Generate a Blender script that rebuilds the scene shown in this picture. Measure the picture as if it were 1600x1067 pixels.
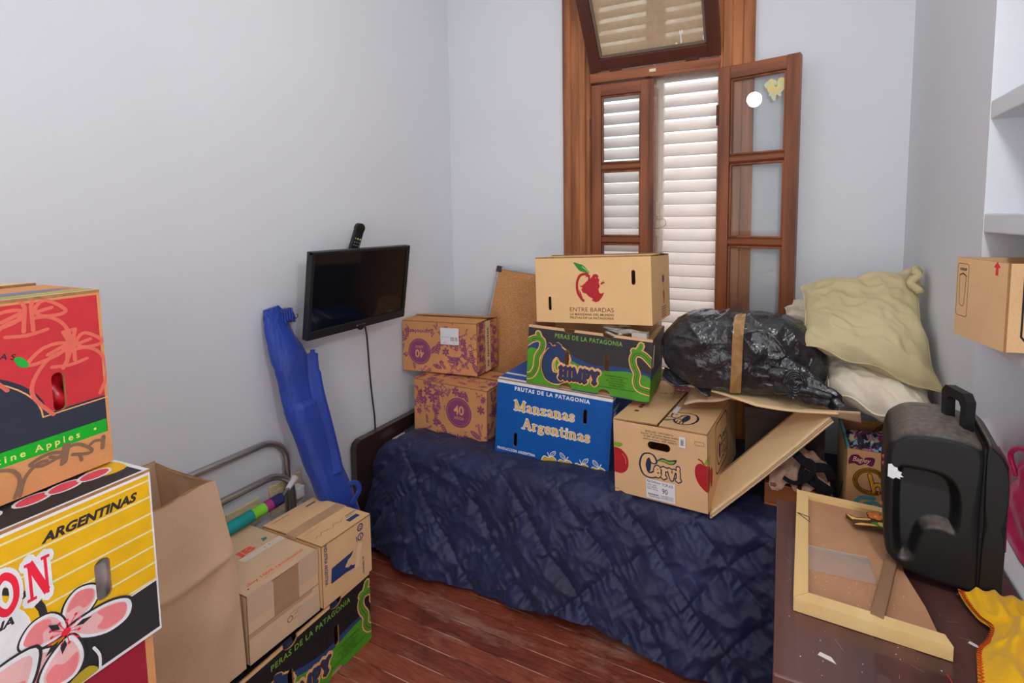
import bpy, bmesh, math, random
import numpy as np
from math import sin, cos, pi, radians, tan, atan2, sqrt, floor
from mathutils import Vector, Matrix, Euler, noise
from mathutils.geometry import tessellate_polygon

for o in list(bpy.data.objects):
    bpy.data.objects.remove(o)
SC = bpy.context.scene
COL = SC.collection

# ------------------------------------------------------------------ camera
YAW, PITCH, ROLL, EYE = radians(-24.05), radians(-4.6), radians(-.4), 1.5
FPX, CX, CY = 762., 885., 404.
fw = Vector((sin(YAW)*cos(PITCH), cos(YAW)*cos(PITCH), sin(PITCH)))
rt = Vector((cos(YAW), -sin(YAW), 0)); up = rt.cross(fw)
rt, up = cos(ROLL)*rt+sin(ROLL)*up, -sin(ROLL)*rt+cos(ROLL)*up
cd = bpy.data.cameras.new('camera'); cam = bpy.data.objects.new('camera', cd); COL.objects.link(cam)
cd.sensor_fit = 'HORIZONTAL'; cd.sensor_width = 36; cd.lens = FPX/1600*36
cd.shift_x = (800-CX)/1600; cd.shift_y = -(533.5-CY)/1600
cd.clip_start = .02
M = Matrix((rt, up, -fw)).transposed().to_4x4(); M.translation = Vector((0, 0, EYE)); cam.matrix_world = M
SC.camera = cam

# ------------------------------------------------------------------ light, sky, exposure
SC.view_settings.view_transform = 'Standard'; SC.view_settings.look = 'None'
SC.view_settings.gamma = 1; SC.view_settings.use_curve_mapping = False
SC.view_settings.exposure = 0.0
wd = bpy.data.worlds.new('daylight'); SC.world = wd; wd.use_nodes = True
bgn = wd.node_tree.nodes['Background']; bgn.inputs[0].default_value = (.82, .9, 1, 1); bgn.inputs[1].default_value = 2.2
def light(name, kind, loc, energy, col=(1, 1, 1), size=.1, size_y=None, aim=None):
    l = bpy.data.lights.new(name, kind); l.energy = energy; l.color = col
    if kind == 'AREA':
        l.size = size
        if size_y: l.shape = 'RECTANGLE'; l.size_y = size_y
    else: l.shadow_soft_size = size
    o = bpy.data.objects.new(name, l); COL.objects.link(o); o.location = loc
    if aim is not None: o.rotation_euler = (Vector(aim)-Vector(loc)).to_track_quat('-Z', 'Y').to_euler()
    return o
light('ceiling_lamp_light', 'POINT', (-.80, 1.14, 2.31), 3.2, (1, .98, .94), .05)
light('photo_lamp_light', 'POINT', (.30, .27, 2.06), 20.5, (1, .99, .98), .05)
light('rear_fill_light', 'AREA', (-.35, -1.26, 1.0), 12, (.96, .98, 1), 1.5, 1.9, (-.7, 2, .75))  # added soft fill behind the camera; the front wall has no opening
light('right_fill_light', 'AREA', (.40, -.62, .95), 14, (.97, .985, 1), 1.0, 1.8, (-1.7, .6, .75))  # added fill panel by the right wall, brightens left wall and carton fronts
light('ceiling_fill_light', 'AREA', (-.62, .55, 2.96), 3.4, (.99, .995, 1), 2.1, 3.2, (-.62, .55, 0))  # added emitting panel under the ceiling, fills in as bounced light

# ------------------------------------------------------------------ materials
KAL = .70
def lin(c):
    c = c/255
    return c/12.92 if c <= .04045 else ((c+.055)/1.055)**2.4
def C(rgb, k=KAL):
    c = [lin(x)/k for x in rgb]; f = min(1, .88/max(c))
    return tuple(x*f for x in c)+(1,)
MATS = {}
def mat(name, rgb, rough=.8, spec=.3, var=.10, vscale=9, bump=0, bscale=120, stretch=(1, 1, 1), metal=0, coat=0, raw=False, rgb2=None, fine=0, sheen=0):
    if name in MATS: return MATS[name]
    m = bpy.data.materials.new(name); m.use_nodes = True; nt = m.node_tree; N = nt.nodes; L = nt.links
    b = N['Principled BSDF']; b.inputs['Roughness'].default_value = rough; b.inputs['Specular IOR Level'].default_value = spec
    b.inputs['Metallic'].default_value = metal; b.inputs['Coat Weight'].default_value = coat
    if sheen: b.inputs['Sheen Weight'].default_value = sheen
    c = C(rgb) if not raw else tuple(rgb)+(1,)
    tc = N.new('ShaderNodeTexCoord'); mp = N.new('ShaderNodeMapping'); mp.inputs['Scale'].default_value = stretch
    L.new(tc.outputs['Object'], mp.inputs[0])
    if var or rgb2:
        n = N.new('ShaderNodeTexNoise'); n.inputs['Scale'].default_value = vscale; n.inputs['Detail'].default_value = 5; L.new(mp.outputs[0], n.inputs[0])
        r = N.new('ShaderNodeMapRange'); r.inputs[1].default_value = .3; r.inputs[2].default_value = .7; L.new(n.outputs[0], r.inputs[0])
        x = N.new('ShaderNodeMix'); x.data_type = 'RGBA'
        c2 = C(rgb2) if rgb2 else tuple(v*(1-var) for v in c[:3])+(1,)
        x.inputs[6].default_value = c2; x.inputs[7].default_value = tuple(min(.92, v*(1+var*.4)) for v in c[:3])+(1,) if not rgb2 else c
        L.new(r.outputs[0], x.inputs[0]); out = x.outputs[2]
        if fine:
            n2 = N.new('ShaderNodeTexNoise'); n2.inputs['Scale'].default_value = 260; n2.inputs['Detail'].default_value = 2; L.new(tc.outputs['Object'], n2.inputs[0])
            y = N.new('ShaderNodeMix'); y.data_type = 'RGBA'; y.blend_type = 'MULTIPLY'; y.inputs[0].default_value = fine
            L.new(out, y.inputs[6]); L.new(n2.outputs[0], y.inputs[7]); 
            y2 = N.new('ShaderNodeMix'); y2.data_type = 'RGBA'; y2.blend_type = 'MULTIPLY'; y2.inputs[0].default_value = 1
            y2.inputs[7].default_value = (1+fine*.9,)*3+(1,); L.new(y.outputs[2], y2.inputs[6]); out = y2.outputs[2]
        L.new(out, b.inputs['Base Color'])
    else: b.inputs['Base Color'].default_value = c
    if bump:
        n = N.new('ShaderNodeTexNoise'); n.inputs['Scale'].default_value = bscale; n.inputs['Detail'].default_value = 4; L.new(mp.outputs[0], n.inputs[0])
        bp = N.new('ShaderNodeBump'); bp.inputs['Strength'].default_value = bump; bp.inputs['Distance'].default_value = .01
        L.new(n.outputs[0], bp.inputs['Height']); L.new(bp.outputs[0], b.inputs['Normal'])
    MATS[name] = m
    return m
def wood(name, rgb, rgb2, axis='z', scale=14, rough=.4, coat=.2, bump=.15):
    st = {'x': (.08, 1, 1), 'y': (1, .08, 1), 'z': (1, 1, .08)}[axis]
    m = mat(name, rgb, rough, .4, rgb2=rgb2, vscale=scale, stretch=st, bump=bump, bscale=scale*5, coat=coat)
    return m
def ink(rgb, rough=.62): return mat('ink_%d_%d_%d' % rgb, rgb, rough, .3, var=.10, vscale=24, fine=.12)

def floor_mat():
    m = bpy.data.materials.new('floorboards'); m.use_nodes = True; nt = m.node_tree; N = nt.nodes; L = nt.links; b = N['Principled BSDF']
    tc = N.new('ShaderNodeTexCoord'); sp = N.new('ShaderNodeSeparateXYZ'); L.new(tc.outputs['Object'], sp.inputs[0])
    def mth(op, a, bb=None, cc=None):
        n = N.new('ShaderNodeMath'); n.operation = op
        for i, v in enumerate((a, bb, cc)):
            if v is None: continue
            if isinstance(v, (int, float)): n.inputs[i].default_value = v
            else: L.new(v, n.inputs[i])
        return n.outputs[0]
    pw = .0665
    d = mth('DIVIDE', sp.outputs['Y'], pw); fl = mth('FLOOR', d); fr = mth('FRACT', d)
    wn = N.new('ShaderNodeTexWhiteNoise'); wn.noise_dimensions = '1D'; L.new(fl, wn.inputs['W'])
    cb = N.new('ShaderNodeCombineXYZ')
    L.new(mth('MULTIPLY', sp.outputs['X'], 1.0), cb.inputs[0]); L.new(mth('MULTIPLY', sp.outputs['Y'], 9.), cb.inputs[1]); L.new(mth('MULTIPLY', wn.outputs[0], 37.), cb.inputs[2])
    n1 = N.new('ShaderNodeTexNoise'); n1.inputs['Scale'].default_value = 2.2; n1.inputs['Detail'].default_value = 6; n1.inputs['Distortion'].default_value = .6; L.new(cb.outputs[0], n1.inputs[0])
    wv = mth('FRACT', mth('MULTIPLY', n1.outputs[0], 11.))
    gr = mth('ABSOLUTE', mth('SUBTRACT', wv, .5))
    n2 = N.new('ShaderNodeTexNoise'); n2.inputs['Scale'].default_value = 3.2; n2.inputs['Detail'].default_value = 6; n2.inputs['Roughness'].default_value = .65; L.new(tc.outputs['Object'], n2.inputs[0])
    cr = N.new('ShaderNodeValToRGB'); e = cr.color_ramp.elements
    e[0].position = .05; e[0].color = C((74, 30, 20)); e[1].position = .95; e[1].color = C((182, 108, 78))
    el = e.new(.4); el.color = C((122, 56, 38)); el = e.new(.7); el.color = C((146, 78, 56))
    f = mth('ADD', mth('MULTIPLY', n2.outputs[0], .95), mth('ADD', mth('MULTIPLY', wn.outputs[0], .22), mth('MULTIPLY', gr, .38)))
    f = mth('SUBTRACT', f, .27)
    L.new(f, cr.inputs[0])
    # worn grey patches
    n3 = N.new('ShaderNodeTexNoise'); n3.inputs['Scale'].default_value = 5; n3.inputs['Detail'].default_value = 8; n3.inputs['Roughness'].default_value = .7
    mp = N.new('ShaderNodeMapping'); mp.inputs['Scale'].default_value = (.5, 1.6, 1); L.new(tc.outputs['Object'], mp.inputs[0]); L.new(mp.outputs[0], n3.inputs[0])
    wr = N.new('ShaderNodeMapRange'); wr.inputs[1].default_value = .52; wr.inputs[2].default_value = .78; wr.inputs[4].default_value = .75; L.new(n3.outputs[0], wr.inputs[0])
    mx = N.new('ShaderNodeMix'); mx.data_type = 'RGBA'; mx.inputs[7].default_value = C((176, 142, 122)); L.new(wr.outputs[0], mx.inputs[0]); L.new(cr.outputs[0], mx.inputs[6])
    # seams: mostly dark with pale dust
    seam = mth('LESS_THAN', mth('ABSOLUTE', mth('SUBTRACT', fr, .5)), .482)
    n4 = N.new('ShaderNodeTexNoise'); n4.inputs['Scale'].default_value = 6; L.new(tc.outputs['Object'], n4.inputs[0])
    sc = N.new('ShaderNodeValToRGB'); sc.color_ramp.elements[0].position = .42; sc.color_ramp.elements[0].color = C((50, 26, 20)); sc.color_ramp.elements[1].position = .58; sc.color_ramp.elements[1].color = C((188, 150, 132)); L.new(n4.outputs[0], sc.inputs[0])
    mx2 = N.new('ShaderNodeMix'); mx2.data_type = 'RGBA'; L.new(seam, mx2.inputs[0]); L.new(sc.outputs[0], mx2.inputs[6]); L.new(mx.outputs[2], mx2.inputs[7])
    L.new(mx2.outputs[2], b.inputs['Base Color'])
    rr = N.new('ShaderNodeMapRange'); rr.inputs[3].default_value = .3; rr.inputs[4].default_value = .62; L.new(n3.outputs[0], rr.inputs[0]); L.new(rr.outputs[0], b.inputs['Roughness'])
    bp = N.new('ShaderNodeBump'); bp.inputs['Strength'].default_value = .25; bp.inputs['Distance'].default_value = .002
    L.new(mth('ADD', mth('MULTIPLY', seam, 2.), gr), bp.inputs['Height']); L.new(bp.outputs[0], b.inputs['Normal'])
    return m
def glass_mat(name, tint=(1, 1, 1), dirt=0.0, dirtcol=(190, 178, 160), patt=0.0, rough=.01, ior=1.5):
    # thin see-through sheet with a film of dirt
    m = bpy.data.materials.new(name); m.use_nodes = True; nt = m.node_tree; N = nt.nodes; L = nt.links; N.remove(N['Principled BSDF'])
    out = N['Material Output']; tr = N.new('ShaderNodeBsdfTransparent'); tr.inputs[0].default_value = tint+(1,)
    gl = N.new('ShaderNodeBsdfGlossy'); gl.inputs['Roughness'].default_value = rough
    fr = N.new('ShaderNodeFresnel'); fr.inputs[0].default_value = ior
    mx = N.new('ShaderNodeMixShader'); L.new(fr.outputs[0], mx.inputs[0]); L.new(tr.outputs[0], mx.inputs[1]); L.new(gl.outputs[0], mx.inputs[2])
    res = mx.outputs[0]
    if dirt:
        df = N.new('ShaderNodeBsdfDiffuse'); df.inputs[0].default_value = C(dirtcol)
        tl = N.new('ShaderNodeBsdfTranslucent'); tl.inputs[0].default_value = C(dirtcol)
        dm = N.new('ShaderNodeMixShader'); dm.inputs[0].default_value = .45; L.new(df.outputs[0], dm.inputs[1]); L.new(tl.outputs[0], dm.inputs[2])
        tc = N.new('ShaderNodeTexCoord'); n = N.new('ShaderNodeTexNoise'); n.inputs['Scale'].default_value = 7; n.inputs['Detail'].default_value = 10; n.inputs['Roughness'].default_value = .75
        L.new(tc.outputs['Object'], n.inputs[0])
        r = N.new('ShaderNodeMapRange'); r.inputs[1].default_value = .32; r.inputs[2].default_value = .68; r.inputs[3].default_value = dirt-patt; r.inputs[4].default_value = dirt+patt; L.new(n.outputs[0], r.inputs[0])
        m2 = N.new('ShaderNodeMixShader'); L.new(r.outputs[0], m2.inputs[0]); L.new(res, m2.inputs[1]); L.new(dm.outputs[0], m2.inputs[2]); res = m2.outputs[0]
    L.new(res, out.inputs[0])
    return m

WALL = mat('white_painted_plaster', (205, 208, 213), .9, .2, var=.035, vscale=1.3, bump=.10, bscale=26)
WALLR = WALL
CEIL = mat('white_ceiling_paint', (214, 214, 214), .95, .2, var=.02, vscale=2)
CARD = mat('tan_cardboard', (197, 160, 118), .85, .2, var=.09, vscale=7, bump=.05, bscale=60, fine=.18)
CARDG = mat('greyish_cardboard', (180, 150, 122), .85, .2, var=.09, vscale=6, bump=.06, bscale=50, fine=.18)
CARDO = mat('orange_cardboard', (186, 130, 84), .85, .2, var=.10, vscale=7, bump=.05, bscale=60, fine=.18)
CARDP = mat('pale_cardboard', (206, 178, 136), .85, .2, var=.07, vscale=6, bump=.05, bscale=50, fine=.15)
CARDE = mat('cardboard_edge', (150, 110, 72), .9, .1, var=.3, vscale=90)
TAPE = mat('brown_packing_tape', (176, 140, 104), .28, .5, var=.08, vscale=12, bump=.12, bscale=35)
CASING = wood('pine_casing', (174, 110, 64), (92, 50, 26), 'z', 17, .45, .1)
SASH = wood('varnished_sash', (146, 84, 50), (76, 40, 24), 'z', 17, .42, .1)
SASHX = wood('varnished_rail', (146, 84, 50), (76, 40, 24), 'x', 17, .42, .1)
HOPW = wood('dark_hopper_wood', (84, 44, 34), (62, 30, 24), 'x', 9, .35, .3)
LOUV = mat('white_shutter_paint', (226, 216, 208), .6, .3, var=.06, vscale=11, bump=.05)
BLACKP = mat('black_plastic', (26, 26, 28), .4, .4, var=.1, vscale=20)
SCREEN = mat('tv_screen_glass', (14, 15, 19), .07, .5, var=0)
STEEL = mat('brushed_steel_tube', (150, 148, 146), .3, .5, var=.12, vscale=12, metal=.85)
NAVY = mat('navy_quilt_cotton', (31, 38, 76), .52, .45, rgb2=(20, 25, 52), vscale=5, bump=.3, bscale=42, sheen=.07)
DARKWOOD = wood('dark_headboard_wood', (52, 34, 28), (34, 22, 19), 'y', 10, .28, .5)
DESKW = wood('mahogany_desk_top', (96, 62, 56), (58, 36, 35), 'y', 9, .3, .45)
MDF = mat('brown_hardboard', (172, 130, 98), .75, .25, rgb2=(146, 106, 78), vscale=5, bump=.05, bscale=180, fine=.15)
PINE = wood('pale_pine_slat', (222, 190, 132), (196, 160, 104), 'y', 14, .6, 0)
CASEB = mat('scuffed_black_case', (20, 20, 21), .42, .3, var=.25, vscale=9, bump=.05, bscale=300)
WHITEP = mat('white_plastic', (225, 224, 220), .45, .4, var=.03)
LABEL = mat('white_paper_label', (222, 222, 224), .7, .3, var=.03)

# ------------------------------------------------------------------ mesh builder
class MB:
    def __init__(s): s.v = []; s.f = []; s.m = []; s.ms = []; s.sm = []
    def mi(s, m):
        if m not in s.ms: s.ms.append(m)
        return s.ms.index(m)
    def add(s, vs, fs, m, smooth=False, xf=None):
        b = len(s.v); i = s.mi(m)
        for p in vs: s.v.append(tuple(xf @ Vector(p)) if xf is not None else tuple(p))
        for f in fs: s.f.append([b+k for k in f]); s.m.append(i); s.sm.append(smooth)
    def box(s, a, b, m, xf=None, smooth=False):
        x0, y0, z0 = a; x1, y1, z1 = b
        s.add([(x0,y0,z0),(x1,y0,z0),(x1,y1,z0),(x0,y1,z0),(x0,y0,z1),(x1,y0,z1),(x1,y1,z1),(x0,y1,z1)],
              [(0,3,2,1),(4,5,6,7),(0,1,5,4),(1,2,6,5),(2,3,7,6),(3,0,4,7)], m, smooth, xf)
    def prism(s, pts, n, h, m, xf=None, smooth=False, m2=None):
        # planar outline pts (3d), extruded by vector n*h
        n = Vector(n)*h; k = len(pts); P = [Vector(p) for p in pts]
        for off, rev in ((Vector((0, 0, 0)), True), (n, False)):
            t = tessellate_polygon([[p for p in P]])
            s.add([p+off for p in P], [tuple(reversed(q)) if rev else tuple(q) for q in t], m if not rev else (m2 or m), False, xf)
        s.add(P+[p+n for p in P], [(i, (i+1) % k, k+(i+1) % k, k+i) for i in range(k)], m, smooth, xf)
    def tube(s, pts, r, m, n=8, closed=False, caps=True, flat=None):
        P = [Vector(p) for p in pts]; k = len(P); R = r if hasattr(r, '__len__') else [r]*k
        up_ = None; rings = []
        for i, p in enumerate(P):
            a = P[i-1] if (i > 0 or closed) else P[i]; c = P[(i+1) % k] if (i < k-1 or closed) else P[i]
            t = (c-a).normalized()
            if up_ is None: up_ = t.orthogonal().normalized()
            else: up_ = (up_-t*up_.dot(t)).normalized()
            w = t.cross(up_)
            rings.append([p+(up_*cos(2*pi*j/n)+w*sin(2*pi*j/n)*(flat or 1))*R[i] for j in range(n)])
        vs = [q for rr in rings for q in rr]; fs = []
        for i in range(k if closed else k-1):
            for j in range(n):
                a = i*n+j; b_ = i*n+(j+1) % n; i2 = ((i+1) % k)*n
                fs.append((a, b_, i2+(j+1) % n, i2+j))
        s.add(vs, fs, m, True)
        if caps and not closed:
            s.add(rings[0], [tuple(reversed(range(n)))], m); s.add(rings[-1], [tuple(range(n))], m)
    def grid(s, fn, nu, nv, m, smooth=True, wrap_u=False):
        vs = [fn(i/(nu-1) if not wrap_u else i/nu, j/(nv-1)) for j in range(nv) for i in range(nu)]
        fs = []
        for j in range(nv-1):
            for i in range(nu if wrap_u else nu-1):
                i2 = (i+1) % nu
                fs.append((j*nu+i, j*nu+i2, (j+1)*nu+i2, (j+1)*nu+i))
        s.add(vs, fs, m, smooth)
    def ball(s, c, r, m, n=10):
        c = Vector(c); r = Vector(r) if hasattr(r, '__len__') else Vector((r, r, r))
        s.grid(lambda u, v: c+Vector((r.x*cos(2*pi*u)*sin(pi*v), r.y*sin(2*pi*u)*sin(pi*v), r.z*cos(pi*v))), n, n//2+1, m, True, True)
    def build(s, name, parent=None, bevel=0, subd=0, solid=0):
        me = bpy.data.meshes.new(name); me.from_pydata(s.v, [], s.f)
        for m in s.ms: me.materials.append(m)
        me.polygons.foreach_set('material_index', s.m); me.polygons.foreach_set('use_smooth', s.sm); me.update()
        o = bpy.data.objects.new(name, me); COL.objects.link(o)
        if parent is not None: o.parent = parent
        if solid: q = o.modifiers.new('solidify', 'SOLIDIFY'); q.thickness = solid; q.offset = 0
        if bevel: q = o.modifiers.new('bevel', 'BEVEL'); q.width = bevel; q.segments = 2; q.limit_method = 'ANGLE'; q.angle_limit = radians(40)
        if subd: q = o.modifiers.new('subsurf', 'SUBSURF'); q.levels = subd; q.render_levels = subd
        return o
def tag(o, label, cat, group=None):
    o['label'] = label; o['category'] = cat
    if group: o['group'] = group
    return o
def thing(name, label, cat, loc=(0, 0, 0), rot=(0, 0, 0), group=None):
    o = bpy.data.objects.new(name, None); COL.objects.link(o); o.location = loc; o.rotation_euler = [radians(r) for r in rot]
    o.empty_display_size = .05
    return tag(o, label, cat, group)
def struct(o): o['kind'] = 'structure'; return o
def catmull(pts, n=6, closed=False):
    P = [Vector(p) for p in pts]; k = len(P); out = []
    for i in range(k if closed else k-1):
        if closed: a, b, c, d = P[i-1], P[i], P[(i+1) % k], P[(i+2) % k]
        else: a, b, c, d = P[max(i-1, 0)], P[i], P[i+1], P[min(i+2, k-1)]
        for j in range(n):
            t = j/n; out.append(.5*((2*b)+(c-a)*t+(2*a-5*b+4*c-d)*t*t+(-a+3*b-3*c+d)*t**3))
    if not closed: out.append(P[-1])
    return out

# ------------------------------------------------------------------ 2D shapes (lists of convex polygons)
def area2(p): return sum(p[i-1][0]*p[i][1]-p[i][0]*p[i-1][1] for i in range(len(p)))
def ccw(p): return p if area2(p) > 0 else p[::-1]
def poly(pts):
    pts = [(p[0], p[1]) for p in pts]
    t = tessellate_polygon([[Vector((x, y, 0)) for x, y in pts]])
    return [ccw([pts[i] for i in q]) for q in t if abs(area2([pts[i] for i in q])) > 1e-12]
def ell(x, y, rx, ry=None, n=28, rot=0):
    ry = ry or rx
    return [[(x+rx*cos(a)*cos(rot)-ry*sin(a)*sin(rot), y+rx*cos(a)*sin(rot)+ry*sin(a)*cos(rot)) for a in [2*pi*i/n for i in range(n)]]]
def rect(x0, y0, x1, y1): return [ccw([(x0, y0), (x1, y0), (x1, y1), (x0, y1)])]
def stroke(pts, w, closed=False, smooth=0, joints=True, n=8):
    if smooth: pts = [(p.x, p.y) for p in catmull([(p[0], p[1], 0) for p in pts], smooth, closed)]
    out = []; k = len(pts)
    for i in range(k if closed else k-1):
        a = pts[i]; b = pts[(i+1) % k]; dx, dy = b[0]-a[0], b[1]-a[1]; l = math.hypot(dx, dy)
        if l < 1e-9: continue
        nx, ny = -dy/l*w/2, dx/l*w/2
        out.append(ccw([(a[0]-nx, a[1]-ny), (b[0]-nx, b[1]-ny), (b[0]+nx, b[1]+ny), (a[0]+nx, a[1]+ny)]))
    if joints:
        for p in pts: out += ell(p[0], p[1], w/2, n=n)
    return out
def sm(pts, n=6, closed=True): return [(p.x, p.y) for p in catmull([(p[0], p[1], 0) for p in pts], n, closed)]
def blob(pts, n=6): return poly(sm(pts, n))
def tf(ps, sx=1, sy=None, rot=0, dx=0, dy=0, shear=0):
    sy = sx if sy is None else sy; c, s_ = cos(rot), sin(rot); out = []
    for p in ps:
        q = [((x+shear*y)*sx, y*sy) for x, y in p]
        q = [(x*c-y*s_+dx, x*s_+y*c+dy) for x, y in q]
        out.append(ccw(q))
    return out
_tc = {}
def text(s, size, x=0, y=0, align='l', bold=0, shear=0, space=1., xs=1., rot=0, width=None):
    """filled lettering, size = capital height; width scales it to that length"""
    key = (s, bold, shear, space)
    if key not in _tc:
        cu = bpy.data.curves.new('lettering', 'FONT'); cu.body = s; cu.size = 1; cu.offset = bold; cu.shear = shear; cu.space_character = space
        cu.resolution_u = 3; cu.fill_mode = 'FRONT'
        ob = bpy.data.objects.new('lettering', cu); me = bpy.data.meshes.new_from_object(ob)
        ps = [ccw([(me.vertices[i].co.x, me.vertices[i].co.y) for i in p.vertices]) for p in me.polygons]
        bpy.data.objects.remove(ob); bpy.data.curves.remove(cu); bpy.data.meshes.remove(me); _tc[key] = ps
    ps = _tc[key]
    if not ps: return []
    x0 = min(q[0] for p in ps for q in p); x1 = max(q[0] for p in ps for q in p)
    k = size/.73; w = (x1-x0)*k*xs
    if width: xs *= width/w; w = width
    ox = {'l': 0, 'c': -w/2, 'r': -w}[align]
    ps = [[((q[0]-x0)*k*xs+ox, q[1]*k) for q in p] for p in ps]
    return tf(ps, 1, 1, rot, x, y)
# slab-serif letters as strokes: width, [(points, stroke width, smooth)]
_S = .06
SER = {
 'M': (1.16, [([(.17,0),(.17,1)],.1,0),([(.17,1),(.57,.08)],.19,0),([(.57,.08),(.97,1)],.09,0),([(.97,0),(.97,1)],.19,0),([(.02,.03),(.32,.03)],_S,0),([(.8,.03),(1.14,.03)],_S,0),([(.0,.97),(.2,.97)],_S,0),([(.95,.97),(1.14,.97)],_S,0)]),
 'A': (.98, [([(.14,0),(.48,1)],.09,0),([(.48,1),(.82,0)],.2,0),([(.27,.32),(.68,.32)],.07,0),([(.0,.03),(.3,.03)],_S,0),([(.64,.03),(.98,.03)],_S,0)]),
 'a': (.66, [([(.1,.52),(.22,.65),(.36,.64),(.45,.5)],.09,4),([(.46,.5),(.46,.03)],.16,0),([(.45,.34),(.26,.30),(.14,.17),(.22,.05),(.44,.12)],.10,4),([(.46,.03),(.64,.04)],.07,0)]),
 'n': (.74, [([(.18,0),(.18,.64)],.17,0),([(.18,.48),(.32,.63),(.48,.6),(.55,.42)],.12,4),([(.55,.42),(.55,0)],.17,0),([(.03,.03),(.34,.03)],_S,0),([(.4,.03),(.71,.03)],_S,0),([(.03,.63),(.18,.63)],_S,0)]),
 'z': (.58, [([(.06,.62),(.5,.62)],.09,0),([(.46,.6),(.1,.06)],.15,0),([(.05,.05),(.52,.05)],.09,0),([(.08,.62),(.06,.48)],.06,0),([(.52,.05),(.54,.2)],.06,0)]),
 's': (.54, [([(.43,.52),(.34,.64),(.18,.62),(.11,.5),(.2,.38),(.36,.28),(.43,.16),(.32,.03),(.16,.04),(.07,.16)],.13,3)]),
 'r': (.54, [([(.18,0),(.18,.64)],.17,0),([(.2,.46),(.3,.6),(.44,.6)],.13,3),([(.03,.03),(.36,.03)],_S,0),([(.03,.63),(.18,.63)],_S,0)]),
 'g': (.66, [([(.28,.62),(.12,.45),(.28,.26),(.44,.44)],.12,-4),([(.42,.58),(.6,.62)],.08,0),([(.2,.26),(.1,.15),(.26,.08),(.48,.06),(.54,-.1),(.32,-.22),(.1,-.16),(.12,-.02),(.24,.06)],.1,3)]),
 'e': (.6, [([(.12,.36),(.48,.38)],.08,0),([(.48,.38),(.42,.6),(.26,.65),(.12,.5),(.1,.26),(.2,.06),(.36,.03),(.5,.16)],.13,3)]),
 't': (.48, [([(.22,.86),(.22,.16),(.3,.04),(.44,.1)],.14,0),([(.04,.62),(.42,.62)],.08,0)]),
 'i': (.38, [([(.2,0),(.2,.62)],.17,0),([(.2,.84),(.2,.86)],.19,0),([(.04,.03),(.36,.03)],_S,0),([(.05,.62),(.2,.62)],_S,0)]),
 'v': (.62, [([(.1,.64),(.3,.03)],.17,0),([(.32,.03),(.52,.64)],.09,0),([(.0,.63),(.24,.63)],_S,0),([(.42,.63),(.62,.63)],_S,0)]),
 'C': (.95, [([(.84,.72),(.7,.95),(.44,.99),(.2,.82),(.11,.5),(.2,.16),(.46,.01),(.72,.06),(.88,.26)],.22,5),([(.86,.66),(.86,.98)],.08,0)]),
 'H': (1.02, [([(.22,0),(.22,1)],.22,0),([(.8,0),(.8,1)],.22,0),([(.22,.5),(.8,.5)],.1,0)]+[([(a,b),(a+.36,b)],.09,0) for a in (.04,.62) for b in (.045,.955)]),
 'I': (.48, [([(.24,0),(.24,1)],.22,0),([(.05,.045),(.43,.045)],.09,0),([(.05,.955),(.43,.955)],.09,0)]),
 'P': (.86, [([(.24,0),(.24,1)],.22,0),([(.24,.94),(.6,.94),(.74,.72),(.6,.48),(.24,.46)],.15,3),([(.05,.045),(.46,.045)],.09,0),([(.05,.955),(.3,.955)],.09,0)]),
 'Y': (.98, [([(.16,1),(.5,.44)],.22,0),([(.84,1),(.5,.44)],.13,0),([(.5,.46),(.5,0)],.22,0),([(.3,.045),(.7,.045)],.09,0),([(.02,.955),(.36,.955)],.09,0),([(.66,.955),(.98,.955)],.09,0)]),
 'O': (1.0, [([(.5,.96),(.2,.72),(.2,.28),(.5,.04),(.8,.28),(.8,.72)],.2,-5)]),
 'N': (.92, [([(.2,0),(.2,1)],.11,0),([(.22,.98),(.72,.05)],.24,0),([(.74,0),(.74,1)],.11,0),([(.04,.04),(.36,.04)],.08,0),([(.04,.96),(.26,.96)],.08,0),([(.6,.96),(.9,.96)],.08,0)]),
}
def slab(s, size, x=0, y=0, grow=0, space=.02, width=None, shear=0):
    ps = []; cx = 0
    for ch in s:
        if ch == ' ': cx += .4; continue
        w, st = SER[ch]
        for pts, sw, smo in st:
            q = stroke(pts, sw+2*grow, closed=smo < 0, smooth=abs(smo), joints=(abs(smo) > 0 or grow > 0), n=8)
            ps += tf(q, 1, 1, 0, cx, 0)
        cx += w+space
    k = (width/cx/size) if width else 1
    return tf(ps, size*k, size, 0, x, y, shear)
def clip_half(p, a, b, left=True):
    out = []; ex, ey = b[0]-a[0], b[1]-a[1]; sg = 1 if left else -1
    d = [sg*(ex*(q[1]-a[1])-ey*(q[0]-a[0])) for q in p]; k = len(p)
    for i in range(k):
        j = (i+1) % k
        if d[i] >= 0: out.append(p[i])
        if (d[i] > 0 > d[j]) or (d[i] < 0 < d[j]):
            t = d[i]/(d[i]-d[j]); out.append((p[i][0]+t*(p[j][0]-p[i][0]), p[i][1]+t*(p[j][1]-p[i][1])))
    return out if len(out) >= 3 else None
def cut(ps, holes):
    for h in holes:
        hx0 = min(q[0] for q in h); hx1 = max(q[0] for q in h); hy0 = min(q[1] for q in h); hy1 = max(q[1] for q in h); res = []
        for p in ps:
            if max(q[0] for q in p) < hx0 or min(q[0] for q in p) > hx1 or max(q[1] for q in p) < hy0 or min(q[1] for q in p) > hy1: res.append(p); continue
            rest = p
            for i in range(len(h)):
                a, b = h[i], h[(i+1) % len(h)]
                o_ = clip_half(rest, a, b, False)
                if o_ and abs(area2(o_)) > 1e-10: res.append(o_)
                rest = clip_half(rest, a, b, True)
                if not rest: break
        ps = res
    return ps
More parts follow.
